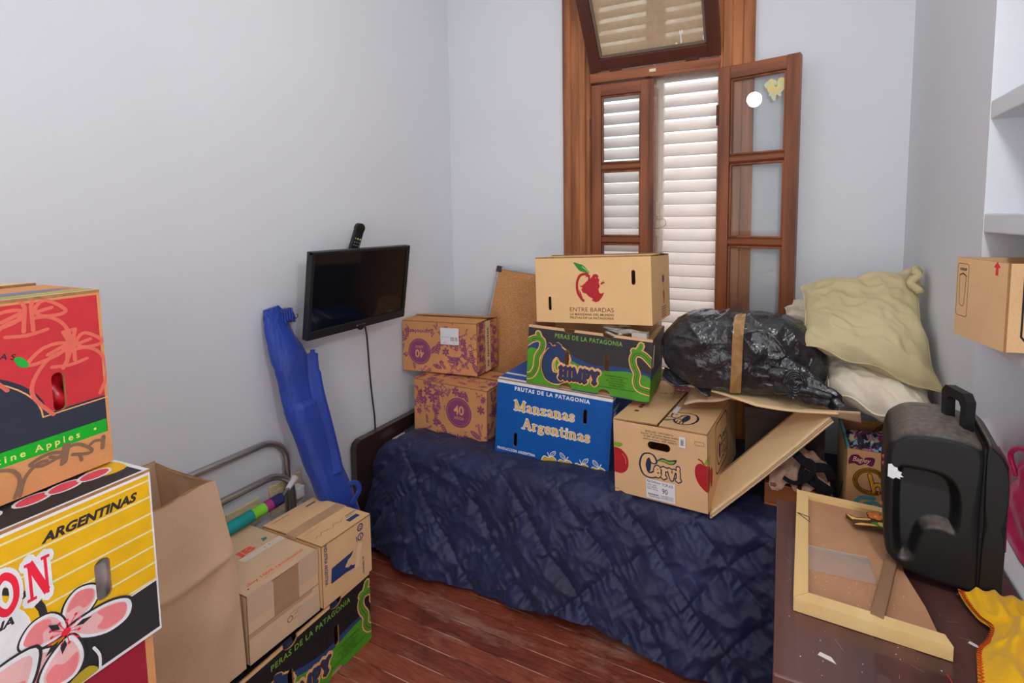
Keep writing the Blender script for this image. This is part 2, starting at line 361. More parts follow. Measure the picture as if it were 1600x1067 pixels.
def slot(x, y, w, h):
    r = min(w, h)/2; pts = []
    if h >= w:
        pts = [(x+r*cos(a), y+h/2-r+r*sin(a)) for a in [pi*i/8 for i in range(9)]]+[(x-r*cos(a), y-h/2+r-r*sin(a)) for a in [pi*i/8 for i in range(9)]]
    else:
        pts = [(x+w/2-r+r*cos(a), y+r*sin(a)) for a in [-pi/2+pi*i/8 for i in range(9)]]+[(x-w/2+r-r*cos(a), y-r*sin(a)) for a in [-pi/2+pi*i/8 for i in range(9)]]
    return ccw(pts)
class Panel:
    """a flat board w x h on frame o,u,v with outward normal n; printed shapes are laid on its face"""
    def __init__(s, mb, o, u, v, w, h, t=.005, holes=()):
        s.mb = mb; s.o = Vector(o); s.u = Vector(u); s.v = Vector(v); s.n = s.u.cross(s.v); s.w = w; s.h = h; s.t = t; s.holes = list(holes); s.k = 0; s.last = None
    def P(s, q, d=0): return s.o+s.u*q[0]+s.v*q[1]+s.n*d
    def fill(s, m, inner, edge=None):
        edge = edge or CARDE
        for p in cut(rect(0, 0, s.w, s.h), s.holes):
            s.mb.add([s.P(q) for q in p], [tuple(range(len(p)))], m)
            s.mb.add([s.P(q, -s.t) for q in p], [tuple(reversed(range(len(p))))], inner)
        for h in s.holes:
            for i in range(len(h)):
                a, b = h[i], h[(i+1) % len(h)]
                if min(a[1], b[1]) < -1e-6 or max(a[1], b[1]) > s.h+1e-6: continue
                s.mb.add([s.P(a), s.P(b), s.P(b, -s.t), s.P(a, -s.t)], [(3, 2, 1, 0)], edge)
        for yy in (0, s.h):
            cuts = []
            for h in s.holes:
                xs = []
                for i in range(len(h)):
                    a, b = h[i], h[(i+1) % len(h)]
                    if (a[1]-yy)*(b[1]-yy) < 0: t = (yy-a[1])/(b[1]-a[1]); xs.append(a[0]+t*(b[0]-a[0]))
                if len(xs) >= 2: cuts.append((min(xs), max(xs)))
            x = 0
            for a, b in sorted(cuts)+[(s.w, s.w)]:
                if a > x: s.mb.add([s.P((x, yy)), s.P((a, yy)), s.P((a, yy), -s.t), s.P((x, yy), -s.t)], [(0, 1, 2, 3)], edge)
                x = b
        for xx in (0, s.w):
            s.mb.add([s.P((xx, 0)), s.P((xx, s.h)), s.P((xx, s.h), -s.t), s.P((xx, 0), -s.t)], [(0, 1, 2, 3)], edge)
    def put(s, ps, m, raise_=0):
        s.k += (m is not s.last); s.last = m; d = .00009*s.k+.00012+raise_
        R = [(0, 0), (s.w, 0), (s.w, s.h), (0, s.h)]; res = []
        for p in ps:
            if min(q[0] for q in p) < 0 or max(q[0] for q in p) > s.w or min(q[1] for q in p) < 0 or max(q[1] for q in p) > s.h:
                for i in range(4):
                    p = clip_half(p, R[i], R[(i+1) % 4], True)
                    if not p: break
                if not p: continue
            res.append(p)
        s.j = getattr(s, 'j', 0)
        for p in cut(res, s.holes): s.j = (s.j+1) % 36; e = d+s.j*2.2e-6; s.mb.add([s.P(q, e) for q in p], [tuple(range(len(p)))], m)

def carton(name, label, loc, rot, dims, base, inner=None, draws={}, bgs={}, holes={}, flaps='closed', tape=None, group=None, flapdraw=None, t=.005, lift=(.6, 1.6), cat='box', flapmat=None, gap=.004):
    W, D, H = dims; inner = inner or base
    root = thing(name, label, cat, loc, rot, group)
    b = MB()
    F = {'front': ((0, 0, 0), (1, 0, 0), (0, 0, 1), W, H), 'back': ((W, D, 0), (-1, 0, 0), (0, 0, 1), W, H),
         'right': ((W, t, 0), (0, 1, 0), (0, 0, 1), D-2*t, H), 'left': ((0, D-t, 0), (0, -1, 0), (0, 0, 1), D-2*t, H)}
    for k, (o, u, v, w, h) in F.items():
        p = Panel(b, o, u, v, w, h, t, holes.get(k, ()))
        p.fill(bgs.get(k, base), inner)
        if k in draws: draws[k](p)
    p = Panel(b, (t, D-t, 0), (1, 0, 0), (0, -1, 0), W-2*t, D-2*t, t); p.fill(base, inner)
    b.build('body', root)
    if flaps == 'closed' or flaps == 'closed_x':
        along_x = flaps == 'closed'   # hinges along the long x edges
        for i in (0, 1):
            m = MB(); a = radians(lift[i])
            if along_x:
                o = Vector((0, 0 if i == 0 else D, H)); u = Vector((1, 0, 0)) if i == 0 else Vector((-1, 0, 0)); w = W; l = D/2-gap/2
                o = o if i == 0 else Vector((W, D, H)); v = Vector((0, cos(a), sin(a))) if i == 0 else Vector((0, -cos(a), sin(a)))
            else:
                o = Vector((W, 0, H)) if i == 0 else Vector((0, D, H)); u = Vector((0, 1, 0)) if i == 0 else Vector((0, -1, 0)); w = D; l = W/2-gap/2
                v = Vector((-cos(a), 0, sin(a))) if i == 0 else Vector((cos(a), 0, sin(a)))
            n = u.cross(v)
            p = Panel(m, o+n*t*1.02, u, v, w, l, t); p.fill(flapmat or base, inner)
            if flapdraw and i in flapdraw: flapdraw[i](p)
            m.build('flap', root)
    elif flaps == 'lid':
        m = MB(); p = Panel(m, (0, 0, H+t*1.02), (1, 0, 0), (0, 1, 0), W, D, t); p.fill(flapmat or base, inner)
        if flapdraw: flapdraw[0](p)
        m.build('lid', root)
    if tape:
        m = MB(); x0, x1, mt, ax, drop = tape
        z = H+t*1.02+sin(radians(max(lift)))*(D if ax == 'y' else W)*.5*.4+.001
        if ax == 'x': # runs along x on top centred in y
            y0, y1 = x0, x1
            m.box((-.0008, y0, H+t+.0012), (W+.0008, y1, z+.0012), mt); m.box((W+.0002, y0, H-drop), (W+.001, y1, z), mt); m.box((-.001, y0, H-drop), (-.0002, y1, z), mt)
        else:
            m.box((x0, -.0008, H+t+.0012), (x1, D+.0008, z+.0012), mt); m.box((x0, -.001, H-drop), (x1, -.0002, z), mt); m.box((x0, D+.0002, H-drop), (x1, D+.001, z), mt)
        m.build('tape', root)
    return root
def local_part(root, mb, name, **k): return mb.build(name, root, **k)

# ------------------------------------------------------------------ room shell
LX, RX, BY, FY, CZ = -1.78, .444, 2.35, -1.3, 3.0
def wallbox(name, boxes, m=WALL):
    b = MB()
    for a, c in boxes: b.box(a, c, m)
    return struct(b.build(name))
b = MB(); b.box((LX-.2, FY-.2, -.1), (RX+.4, BY+.2, 0), floor_mat()); struct(b.build('floor'))
wallbox('ceiling', [((LX-.2, FY-.2, CZ), (RX+.4, BY+.2, CZ+.1))], CEIL)
wallbox('wall_left', [((LX-.2, FY-.2, 0), (LX, BY+.18, CZ))])
wallbox('wall_front', [((LX, FY-.2, 0), (RX+.3, FY, CZ))])
WX0, WX1, WZ0, WZ1 = -.935, -.262, .62, 2.86
wallbox('wall_back', [((LX, BY, 0), (WX0, BY+.18, CZ)), ((WX1, BY, 0), (RX, BY+.18, CZ)), ((WX0, BY, 0), (WX1, BY+.18, WZ0)), ((WX0, BY, WZ1), (WX1, BY+.18, CZ))])
NY0, NY1, NZ0, NZ1, NX = .40, 1.505, .62, 2.03, .72
wallbox('wall_right', [((RX, FY, 0), (NX+.08, NY0, CZ)), ((RX, NY1, 0), (NX+.08, BY+.18, CZ)), ((RX, NY0, 0), (NX+.08, NY1, NZ0)), ((RX, NY0, NZ1), (NX+.08, NY1, CZ)), ((NX, NY0, NZ0), (NX+.08, NY1, NZ1))])
for i, (z0, z1) in enumerate(((1.732, 1.776), (1.460, 1.507), (1.192, 1.2295), (.72, .755))):
    b = MB(); b.box((RX+.001, NY0-.002, z0), (NX+.002, NY1+.002, z1), WALL); struct(b.build('trim_%d' % (i+1), bevel=.004))
b = MB(); b.box((LX, FY, 0), (LX+.012, BY, .09), DARKWOOD); struct(b.build('baseboard_left'))
b = MB(); b.box((LX+.013, BY-.012, 0), (RX, BY, .09), DARKWOOD); struct(b.build('baseboard_back'))

# ------------------------------------------------------------------ window
win = bpy.data.objects.new('window_1', None); COL.objects.link(win); win.location = (0, 0, 0); struct(win)
def casing(x0, x1, flip):
    b = MB(); w = x1-x0
    prof = [(0, 0), (0, .022), (.12, .030), (.30, .026), (.34, .018), (.60, .018), (.64, .024), (.86, .024), (.90, .012), (1, .010), (1, 0)]
    if flip: prof = [(1-a, c) for a, c in prof][::-1]
    b.prism([(x0+w*a, BY-c, .45) for a, c in prof][::-1], (0, 0, 1), 2.55, CASING)
    return b.build('casing', win)
casing(-1.053, -.912, False); casing(-.287, -.136, True)
b = MB(); b.box((-1.053, BY-.024, 2.852), (-.136, BY, 2.98), wood('pine_casing_rail', (172, 108, 62), (108, 58, 30), 'x', 11, .45, .1)); b.build('head_casing', win, bevel=.004)
b = MB()
b.box((WX0, BY-.004, WZ0), (-.908, BY+.12, WZ1), CASING); b.box((-.278, BY-.004, WZ0), (WX1, BY+.12, WZ1), CASING)
b.build('jamb', win)
b = MB(); b.box((-.908, BY-.012, 2.176), (-.278, BY+.05, 2.222), SASHX); b.box((-.60, BY-.016, 2.172), (-.285, BY-.011, 2.19), SASHX); b.build('transom_bar', win, bevel=.004)
b = MB(); b.box((-.605, BY-.0175, 2.193), (-.572, BY-.012, 2.209), mat('cream_latch', (214, 202, 178), .5)); b.build('latch_plate', win, bevel=.003)
b = MB(); b.box((-.94, BY-.035, .585), (-.255, BY+.17, .625), SASHX); b.build('sill', win, bevel=.005)
PANE = glass_mat('clear_pane', (.97, .98, .98), .05, (215, 220, 222), .03)
def sash(name, w, h, zs, T=.04, sl=.052, sr=.05, hinge_astragal=False):
    """local: x 0..w, y 0 (room face)..T, z 0..h"""
    root = bpy.data.objects.new(name, None); COL.objects.link(root); root.parent = win
    b = MB()
    b.box((0, 0, 0), (sl, T, h), SASH); b.box((w-sr, 0, 0), (w, T, h), SASH)
    b.box((sl-.001, .001, h-.056), (w-sr+.001, T-.001, h-.001), SASHX); b.box((sl-.001, .001, .001), (w-sr+.001, T-.001, .09), SASHX)
    for z in zs:
        b.prism([(sl-.002, .016, z-.021), (sl-.002, .006, z-.008), (sl-.002, .006, z+.008), (sl-.002, .016, z+.021), (sl-.002, T-.004, z+.014), (sl-.002, T-.004, z-.014)], (1, 0, 0), w-sl-sr+.004, SASHX)
    # glazing bead
    lim = [.09]+list(zs)+[h-.056]
    for i in range(len(lim)-1):
        z0 = lim[i]+(.018 if i else 0); z1 = lim[i+1]-(.018 if i < len(lim)-2 else 0); d = .009
        for a, c in (((sl, .008, z0), (sl+d, .026, z1)), ((w-sr-d, .008, z0), (w-sr, .026, z1)), ((sl, .008, z0), (w-sr, .026, z0+d)), ((sl, .008, z1-d), (w-sr, .026, z1))): b.box(a, c, SASH)
    if hinge_astragal: b.box((w-.006, -.012, .002), (w+.02, T, h-.004), SASH)
    b.build('frame', root, bevel=.003)
    for i in range(len(lim)-1):
        g = MB(); g.box((sl+.001, .024, lim[i]+.004), (w-sr-.001, .027, lim[i+1]-.004), PANE); g.build('pane', root)
    hg = MB()
    for z in (h*.16, h*.86): hg.tube([(-.004, .0, z-.045), (-.004, .0, z+.045)], .006, mat('dark_hinge', (84, 54, 40), .5, metal=.2))
    hg.build('hinge', root)
    return root
MZ = [1.028-.69, 1.394-.69, 1.76-.69]
s1 = sash('left_sash', .305, 1.478, MZ, hinge_astragal=True); s1.location = (-.905, BY-.004, .69)
s2 = sash('right_sash', .334, 1.478, MZ, sl=.05, sr=.052); s2.location = (-.283, BY-.032, .69); s2.rotation_euler = (0, 0, radians(-13.2))
# faded yellow flower sticker on the open sash, top pane
b = MB(); rng = random.Random(5)
yel = mat('faded_yellow_sticker', (214, 200, 132), .7); gr_ = mat('faded_green_sticker', (186, 190, 158), .7)
pn = Panel(b, (.175, .0235, 1.235), (1, 0, 0), (0, 0, 1), .1, .18, .0005)
for k in range(9):
    a = rng.uniform(0, 6.3); pn.put(ell(.062+.022*cos(a), .135+.026*sin(a), .017, .022, 14, a), yel)
for k in range(10): pn.put(ell(rng.uniform(.01, .085), rng.uniform(.05, .12)+.03, .007, .013, 10, rng.uniform(0, 3)), gr_)
b.build('flower_sticker', s2)
# hopper, hinged at the bottom and tilted into the room
hop = bpy.data.objects.new('hopper_sash', None); COL.objects.link(hop); hop.parent = win
hop.location = (-.905, BY-.012, 2.226); hop.rotation_euler = (.60, 0, 0)
b = MB(); w, h, T = .626, .52, .038; fr_ = .058
HV = wood('dark_hopper_stile', (84, 44, 34), (62, 30, 24), 'z', 9, .35, .3)
b.box((0, 0, 0), (fr_, T, h), HV); b.box((w-fr_, 0, 0), (w, T, h), HV); b.box((fr_-.001, .001, .001), (w-fr_+.001, T-.001, fr_), HOPW); b.box((fr_-.001, .001, h-fr_), (w-fr_+.001, T-.001, h-.001), HOPW)
for a, c in (((fr_, .01, fr_), (fr_+.012, .03, h-fr_)), ((w-fr_-.012, .01, fr_), (w-fr_, .03, h-fr_)), ((fr_, .01, fr_), (w-fr_, .03, fr_+.012))): b.box(a, c, mat('dusty_bead', (104, 88, 76), .8))
b.build('frame', hop, bevel=.003)
g = MB(); g.box((fr_+.002, .022, fr_+.002), (w-fr_-.002, .025, h-fr_-.002), glass_mat('dirty_pane', (.86, .8, .72), .60, (190, 172, 146), .16)); g.build('pane', hop)
g = MB(); pn = Panel(g, (.42, .0215, .07), (1, 0, 0), (0, 0, 1), .16, .12, .0004)
wp = mat('white_paint_splash', (226, 226, 222), .6)
pn.put(poly([(.03, .002), (.038, .002), (.037, .035), (.046, .05), (.044, .062), (.036, .052), (.033, .062), (.027, .05), (.031, .034)]), wp); pn.put(ell(.136, .012, .007, .012), wp); pn.put(ell(.012, .004, .004, .006), wp)
g.build('paint_splash', hop)
g = MB()
for x in (.13, .50): g.box((x-.03, -.003, -.012), (x+.03, .004, .012), mat('dark_hinge', (84, 54, 40), .5, metal=.2))
g.build('hinge', hop)
# louvred shutters outside the sashes
def shutter(x0, x1, z0, z1, sl, sr, phase=1.39):
    b = MB(); y0, y1 = BY+.10, BY+.135
    b.box((x0, y0, z0), (x0+sl, y1, z1), LOUV); b.box((x1-sr, y0, z0), (x1, y1, z1), LOUV); b.box((x0+sl, y0+.001, z0), (x1-sr, y1-.001, z0+.07), LOUV); b.box((x0+sl, y0+.001, z1-.02), (x1-sr, y1-.001, z1), LOUV)
    k = math.ceil((z0+.06-phase)/.0595); z = phase+k*.0595
    while z < z1-.02:
        b.prism([(x0+sl-.003, y0-.004, z), (x0+sl-.003, y0-.008, z+.004), (x0+sl-.003, y0+.046, z+.060), (x0+sl-.003, y0+.050, z+.057)], (1, 0, 0), x1-x0-sl-sr+.006, LOUV); z += .0595
    return b.build('shutter', win)
shutter(-.955, -.612, .66, 2.24, .045, .04); sh = shutter(-.606, -.262, .66, 2.24, .046, .042)
shutter(-.955, -.612, 2.245, 2.855, .045, .04); shutter(-.606, -.262, 2.245, 2.855, .046, .06)
b = MB(); LK = mat('painted_lock_metal', (196, 184, 164), .5)
b.tube([(-.583, BY+.092, .72), (-.583, BY+.092, 2.14)], .006, LK); b.box((-.596, BY+.082, 1.50), (-.570, BY+.1, 1.585), LK); b.ball((-.583, BY+.080, 1.515), .008, LK); b.box((-.596, BY+.080, 1.455), (-.570, BY+.1, 1.492), LK); b.box((-.593, BY+.084, 1.41), (-.573, BY+.1, 1.45), LK)
b.tube([(-.562+.021*cos(a), BY+.086, 1.48+.021*sin(a)) for a in [2*pi*i/20 for i in range(20)]], .0022, LK, 6, True)
b.build('shutter_bolt', sh)

# ------------------------------------------------------------------ bed with quilt
bed = thing('bed', 'narrow bed with dark brown headboard against the left wall', 'bed', (-1.0, 1.95, 0))
b = MB(); o3 = Vector((-1.0, 1.95, 0))
pts = [(-1.765, 1.545, .02), (-1.765, 1.545, .47), (-1.765, 1.553, .495), (-1.765, 1.575, .507), (-1.765, 2.325, .507), (-1.765, 2.325, .02)]
b.prism([Vector(p)-o3 for p in pts][::-1], (1, 0, 0), .034, DARKWOOD); b.build('headboard', bed, bevel=.008)
b = MB(); b.box(Vector((-1.72, 1.72, .16))-o3, Vector((.41, 2.33, .455))-o3, mat('mattress_ticking', (190, 186, 178), .9)); b.build('mattress', bed, bevel=.03)
for x, y in ((-1.66, 1.74), (-1.66, 2.28), (.36, 1.74), (.36, 2.28)):
    b = MB(); b.box(Vector((x-.025, y-.025, .0))-o3, Vector((x+.025, y+.025, .165))-o3, DARKWOOD); b.build('leg', bed)
def quilt():
    nu, nv = 640, 300; X0, X1 = -1.724, .436
    top = 2.325-1.725; N3 = noise.noise
    def fn(u, v):
        x = X0+(X1-X0)*u
        hemz = .035+.018*N3((x*2.3, 3.1, 0))+.012*sin(x*7)
        Lt, R, Ls = top, .085, .36
        tot = Lt+R*1.45+Ls; s = v*tot
        if s < Lt: y = 2.325-s; z = .484; n = Vector((0, 0, 1))
        elif s < Lt+R*1.45:
            a = (s-Lt)/R; y = 2.325-Lt-R*sin(a); z = .484-R*(1-cos(a)); n = Vector((0, -sin(a), cos(a)))
        else:
            a = 1.45; q = (s-Lt-R*a)/Ls; y0 = 2.325-Lt-R*sin(a); z0 = .484-R*(1-cos(a))
            y = y0-.125*q**1.1; z = z0+(hemz-z0)*q; n = Vector((0, -.97, .25))
            y += .030*q*N3((x*3.1, 0, 7.7))+.018*q*sin(x*11+1)
        e = max(0, 1-(x-X0)/.16)
        if s > Lt*.55: z -= .06*e*e*min(1, (s-Lt*.55)/.2)*(1 if z > .2 else z/.2)
        side = min(1, max(.22, (s-Lt+.08)/.2))
        if s < Lt-.25: return Vector((x, y, z-.004))
        wx = x+.018*N3((x*5, s*5, 2)); ws = s+.018*N3((x*5, s*5, 9))
        a_ = (wx*.86+ws)/.225; b_ = (wx*.86-ws)/.225
        fa, fb = a_-round(a_), b_-round(b_); d1, d2 = abs(fa)*.225, abs(fb)*.225; dd = min(d1, d2)
        puff = .020*(1-math.exp(-(dd/.032)**1.1))
        # gathers running away from the stitch lines, then broad creases
        g1 = N3((wx*24-ws*24, (wx+ws)*5, 1.3)); g2 = N3((wx*24+ws*24, (wx-ws)*5, 6.1))
        ga = math.exp(-d1/.05); gb = math.exp(-d2/.05)
        w = .0075*(ga*(1-2.4*abs(g1))+gb*(1-2.4*abs(g2)))
        c1 = N3((x*5.5+s*3+1.4*N3((x*3, s*3, 5)), s*13-x*3, 8.8)); c2 = N3((x*15+s*9, s*17-x*6, 3.3)); c3 = N3((x*42, s*38, 4.2))
        w += .0075*(1-2.3*abs(c1))+.0045*(1-2.3*abs(c2))+.0012*c3
        off = puff*(.35+.65*side)+w*side-.010*side
        if s < Lt-.12: off = min(off, .0)-.003
        p = Vector((x, y, z))+n*off
        if p.z < .012: p.z = .012+.001*abs(c3)
        return p
    b = MB(); b.grid(fn, nu, nv, NAVY)
    o = b.build('quilt', None)
    tag(o, 'navy blue diamond-quilted bedspread hanging over the bed front to the floor', 'quilt')
quilt()

# ------------------------------------------------------------------ printed cartons on the bed
PURP = ink((124, 62, 96)); PURPD = ink((96, 44, 92))
def sprig(rng, x, y, s, a, kind):
    ps = []
    if kind == 0:      # leafy sprig
        ps += stroke([(0, 0), (.5, .06), (1, 0)], .035, smooth=3, joints=False)
        for i in range(6):
            t = .15+.15*i
            for sd in (-1, 1):
                ps += tf(poly(sm([(0, 0), (.1, .05), (.22, 0), (.1, -.05)], 3)), 1, 1, sd*.9, t, .02)
    elif kind == 1:    # flower
        for i in range(6): ps += tf(ell(.2, 0, .17, .09, 10), 1, 1, i*pi/3)
        ps = cut(ps, [ell(0, 0, .08, n=10)[0]]) + ell(0, 0, .05, n=8)
        for i in range(6): ps = ps
    elif kind == 2:    # big veined leaf
        L_ = poly(sm([(0, 0), (.3, .16), (.7, .17), (1, 0), (.7, -.17), (.3, -.16)], 3))
        ps += cut(L_, [ccw([(.05, -.012), (.9, -.012), (.9, .012), (.05, .012)])]+[ccw([(t, .0), (t+.02, .0), (t+.12, .13*sd), (t+.1, .13*sd)]) for t in (.2, .4, .6) for sd in (1, -1)])
    else:              # scribbly tendrils
        p = [(0, 0)]
        for i in range(7): p.append((p[-1][0]+rng.uniform(.02, .22), rng.uniform(-.25, .25)))
        ps += stroke(p, .05, smooth=3, joints=False)
        for q in p[1:]: ps += ell(q[0], q[1]+.06, .05, .07, 8)
    return tf(ps, s, s, a, x, y)
def violet_face(seed, circle=None, txt=None, flip=False, arrow=None, blank=None, n=84, dens=1):
    def d(p):
        rng = random.Random(seed); ps = []
        for k in range(n):
            x, y = rng.uniform(0, p.w), rng.uniform(0, p.h); s = rng.uniform(.03, .075)
            if circle and math.hypot(x-circle[0], y-circle[1]) < circle[2]+.012: continue
            if txt and abs(y-txt[1]) < .022 and txt[0]-.02 < x < txt[0]+txt[2]: continue
            if blank and blank[0]-.03 < x < blank[2] and blank[1] < y < blank[3]: continue
            ps += sprig(rng, x, y, s, rng.uniform(0, 6.28), rng.choice((0, 0, 1, 2, 3, 3)))
        if circle:
            ps = cut(ps, [ell(circle[0], circle[1], circle[2]*1.05, n=20)[0]])
        p.put(ps, PURP)
        rot = pi if flip else 0
        if circle:
            cx, cy, r = circle; p.put(ell(cx, cy, r, n=36), PURP)
            p.put(stroke([(cx+r*.88*cos(a), cy+r*.88*sin(a)) for a in [2*pi*i/36 for i in range(36)]], .0012, True, joints=False), ink((190, 130, 100)))
            s_ = -1 if flip else 1
            p.put(text('40', r*.62, cx, cy-s_*r*.12, 'c', .02, rot=rot, xs=.95), ink((200, 142, 96)))
            p.put(text('AÑOS', r*.2, cx, cy-s_*r*.46, 'c', .02, rot=rot), ink((190, 130, 100)))
        if txt: p.put(text('uxvioletta', .020, txt[0]+(txt[2] if flip else 0), txt[1]+(.01 if flip else 0), 'l', .02, rot=rot, width=txt[2]), PURP)
        if arrow:
            x, y, s = arrow; h = .040*s
            p.put(poly([(x-.005, y), (x+.005, y), (x+.005, y+h*.6), (x+.011, y+h*.6), (x, y+h), (x-.011, y+h*.6), (x-.005, y+h*.6)]), PURP)
    return d
v1 = carton('printed_carton', 'purple floral 40 carton standing on the quilt, lower of two by the headboard', (-1.634, 1.817, .48), (.1, 1.5, .2), (.417, .25, .252), CARDO,
       draws={'front': violet_face(3, (.262, .128, .072), (.135, .006, .21), arrow=(.042, .171, 1), blank=(0, .03, .118, .09)), 'right': violet_face(4, n=50), 'left': violet_face(8, n=30)}, group='purple floral cartons',
       flapdraw={0: violet_face(5, n=30), 1: violet_face(6, n=12)}, lift=(1.5, 4))
v2 = carton('printed_carton', 'upside-down purple floral 40 carton with white label, right of the television', (-1.755, 1.884, .742), (-2, -1, 5), (.425, .22, .25), CARDO,
       draws={'front': violet_face(13, (.100, .100, .066), (.01, .20, .16), True, arrow=(.316, .081, -1)), 'right': violet_face(14, n=55, arrow=(.03, .1, -1), circle=(.18, .19, .024))}, group='purple floral cartons', lift=(3, 7))
b = MB(); pn = Panel(b, (.225, -.0032, .145), (1, 0, 0), (0, 0, 1), .103, .082, .0008); pn.fill(LABEL, LABEL, LABEL)
for i, (x, w) in enumerate([(.058, .004), (.064, .002), (.068, .005), (.075, .002), (.082, .004), (.088, .002), (.092, .004)]): pn.put(rect(x, .018, x+w, .038), ink((120, 118, 116)) if i % 2 else ink((150, 140, 110)))
pn.put(rect(.005, .036, .052, .0375), ink((170, 160, 150))); pn.put(text('N 201', .005, .016, .008), ink((70, 70, 74))); pn.put(text('4/12', .004, .075, .008), ink((120, 120, 124)))
b.build('label', v2)
b = MB(); pn = Panel(b, (.4262, .085, -.001), (0, 1, 0), (0, 0, 1), .05, .253, .0006); pn.fill(CARDP, CARDP, CARDP); pn.put(text('ta uxviolet', .02, .033, .02, 'l', .02, rot=pi/2, width=.20), ink((48, 40, 48))); b.build('tape', v2)
v3 = carton('printed_carton', 'purple floral 40 carton half hidden under the black plastic bundle', (-.418, 2.040, .772), (0, 0, -6), (.40, .25, .19), CARDO,
       draws={'front': violet_face(23, (.11, .075, .062), None, n=90), 'left': violet_face(24, n=20)}, group='purple floral cartons')

BLUE = ink((12, 78, 150), .45); WHI = ink((222, 222, 224)); GOLD = ink((190, 148, 40)); GOLDT = ink((206, 158, 60))
def d_manz(p):
    p.put(rect(0, p.h-.013, p.w, p.h), WHI); p.put(rect(0, 0, p.w, .007), WHI)
    p.put(text('FRUTAS DE LA PATAGONIA', .0165, .083, p.h-.036, 'l', .045, space=1.25, width=.338), WHI)
    for s, x, y, w in (('Manzanas', .083, .210, .278), ('Argentinas', .124, .136, .308)):
        p.put(slab(s, .043, x, y, .055, width=w), WHI); p.put(slab(s, .043, x, y, 0, width=w), GOLDT)
    p.put(text('PRODUCCION ARGENTINA', .0115, .012, .0245, 'l', .04, space=1.15, width=.18), WHI)
    for i in range(4):
        x = .222+i*.0715; o = [(0, .0), (.001, .022), (.012, .037), (.03, .034), (.046, .041), (.063, .034), (.070, .018), (.07, 0)]
        sh = poly([(x+a, c*1.05) for a, c in sm(o, 4, False)]); p.put(sh, GOLD)
        p.put(stroke([(x+a, c*1.05) for a, c in o], .0035, smooth=4), WHI)
        sg = 1 if i in (0, 2) else -1; q = x+.036
        p.put(stroke([(q, .036), (q-sg*.010, .056)], .004), WHI)
        p.put(stroke([(q+sg*a, .040+c) for a, c in [(0, 0), (.006, .018), (.024, .028), (.022, .012), (.0, .0)]], .0028, True, 3), WHI); p.put(stroke([(q+sg*.004, .045), (q+sg*.02, .062)], .002), WHI)
manz = carton('printed_carton', 'blue fruit carton lettered Manzanas Argentinas, standing on the quilt', (-1.135, 1.757, .48), (-1.3, 3.1, 3.8), (.515, .3, .333), BLUE, inner=CARD,
       draws={'front': d_manz, 'right': lambda p: (p.put(rect(0, p.h-.013, p.w, p.h), WHI), p.put(text('MANZANAS', .012, .02, .27, 'l', .03), WHI), p.put(rect(.02, .24, .06, .262), WHI))},
       holes={'front': [slot(.403, .240, .016, .062), slot(.0955, .080, .016, .062)]}, flaps='lid',
       flapdraw={0: lambda p: (p.put(rect(0, 0, p.w, .02), WHI), p.put(rect(0, .07, p.w, .09), WHI), p.put(rect(p.w-.02, 0, p.w, p.h), WHI))})
GRN = ink((72, 136, 34)); GRNL = ink((104, 150, 62)); NVY = ink((40, 62, 104)); NVYD = ink((36, 56, 92)); BLK = ink((50, 47, 48)); ORL = ink((226, 172, 116)); MAR = ink((74, 42, 34))
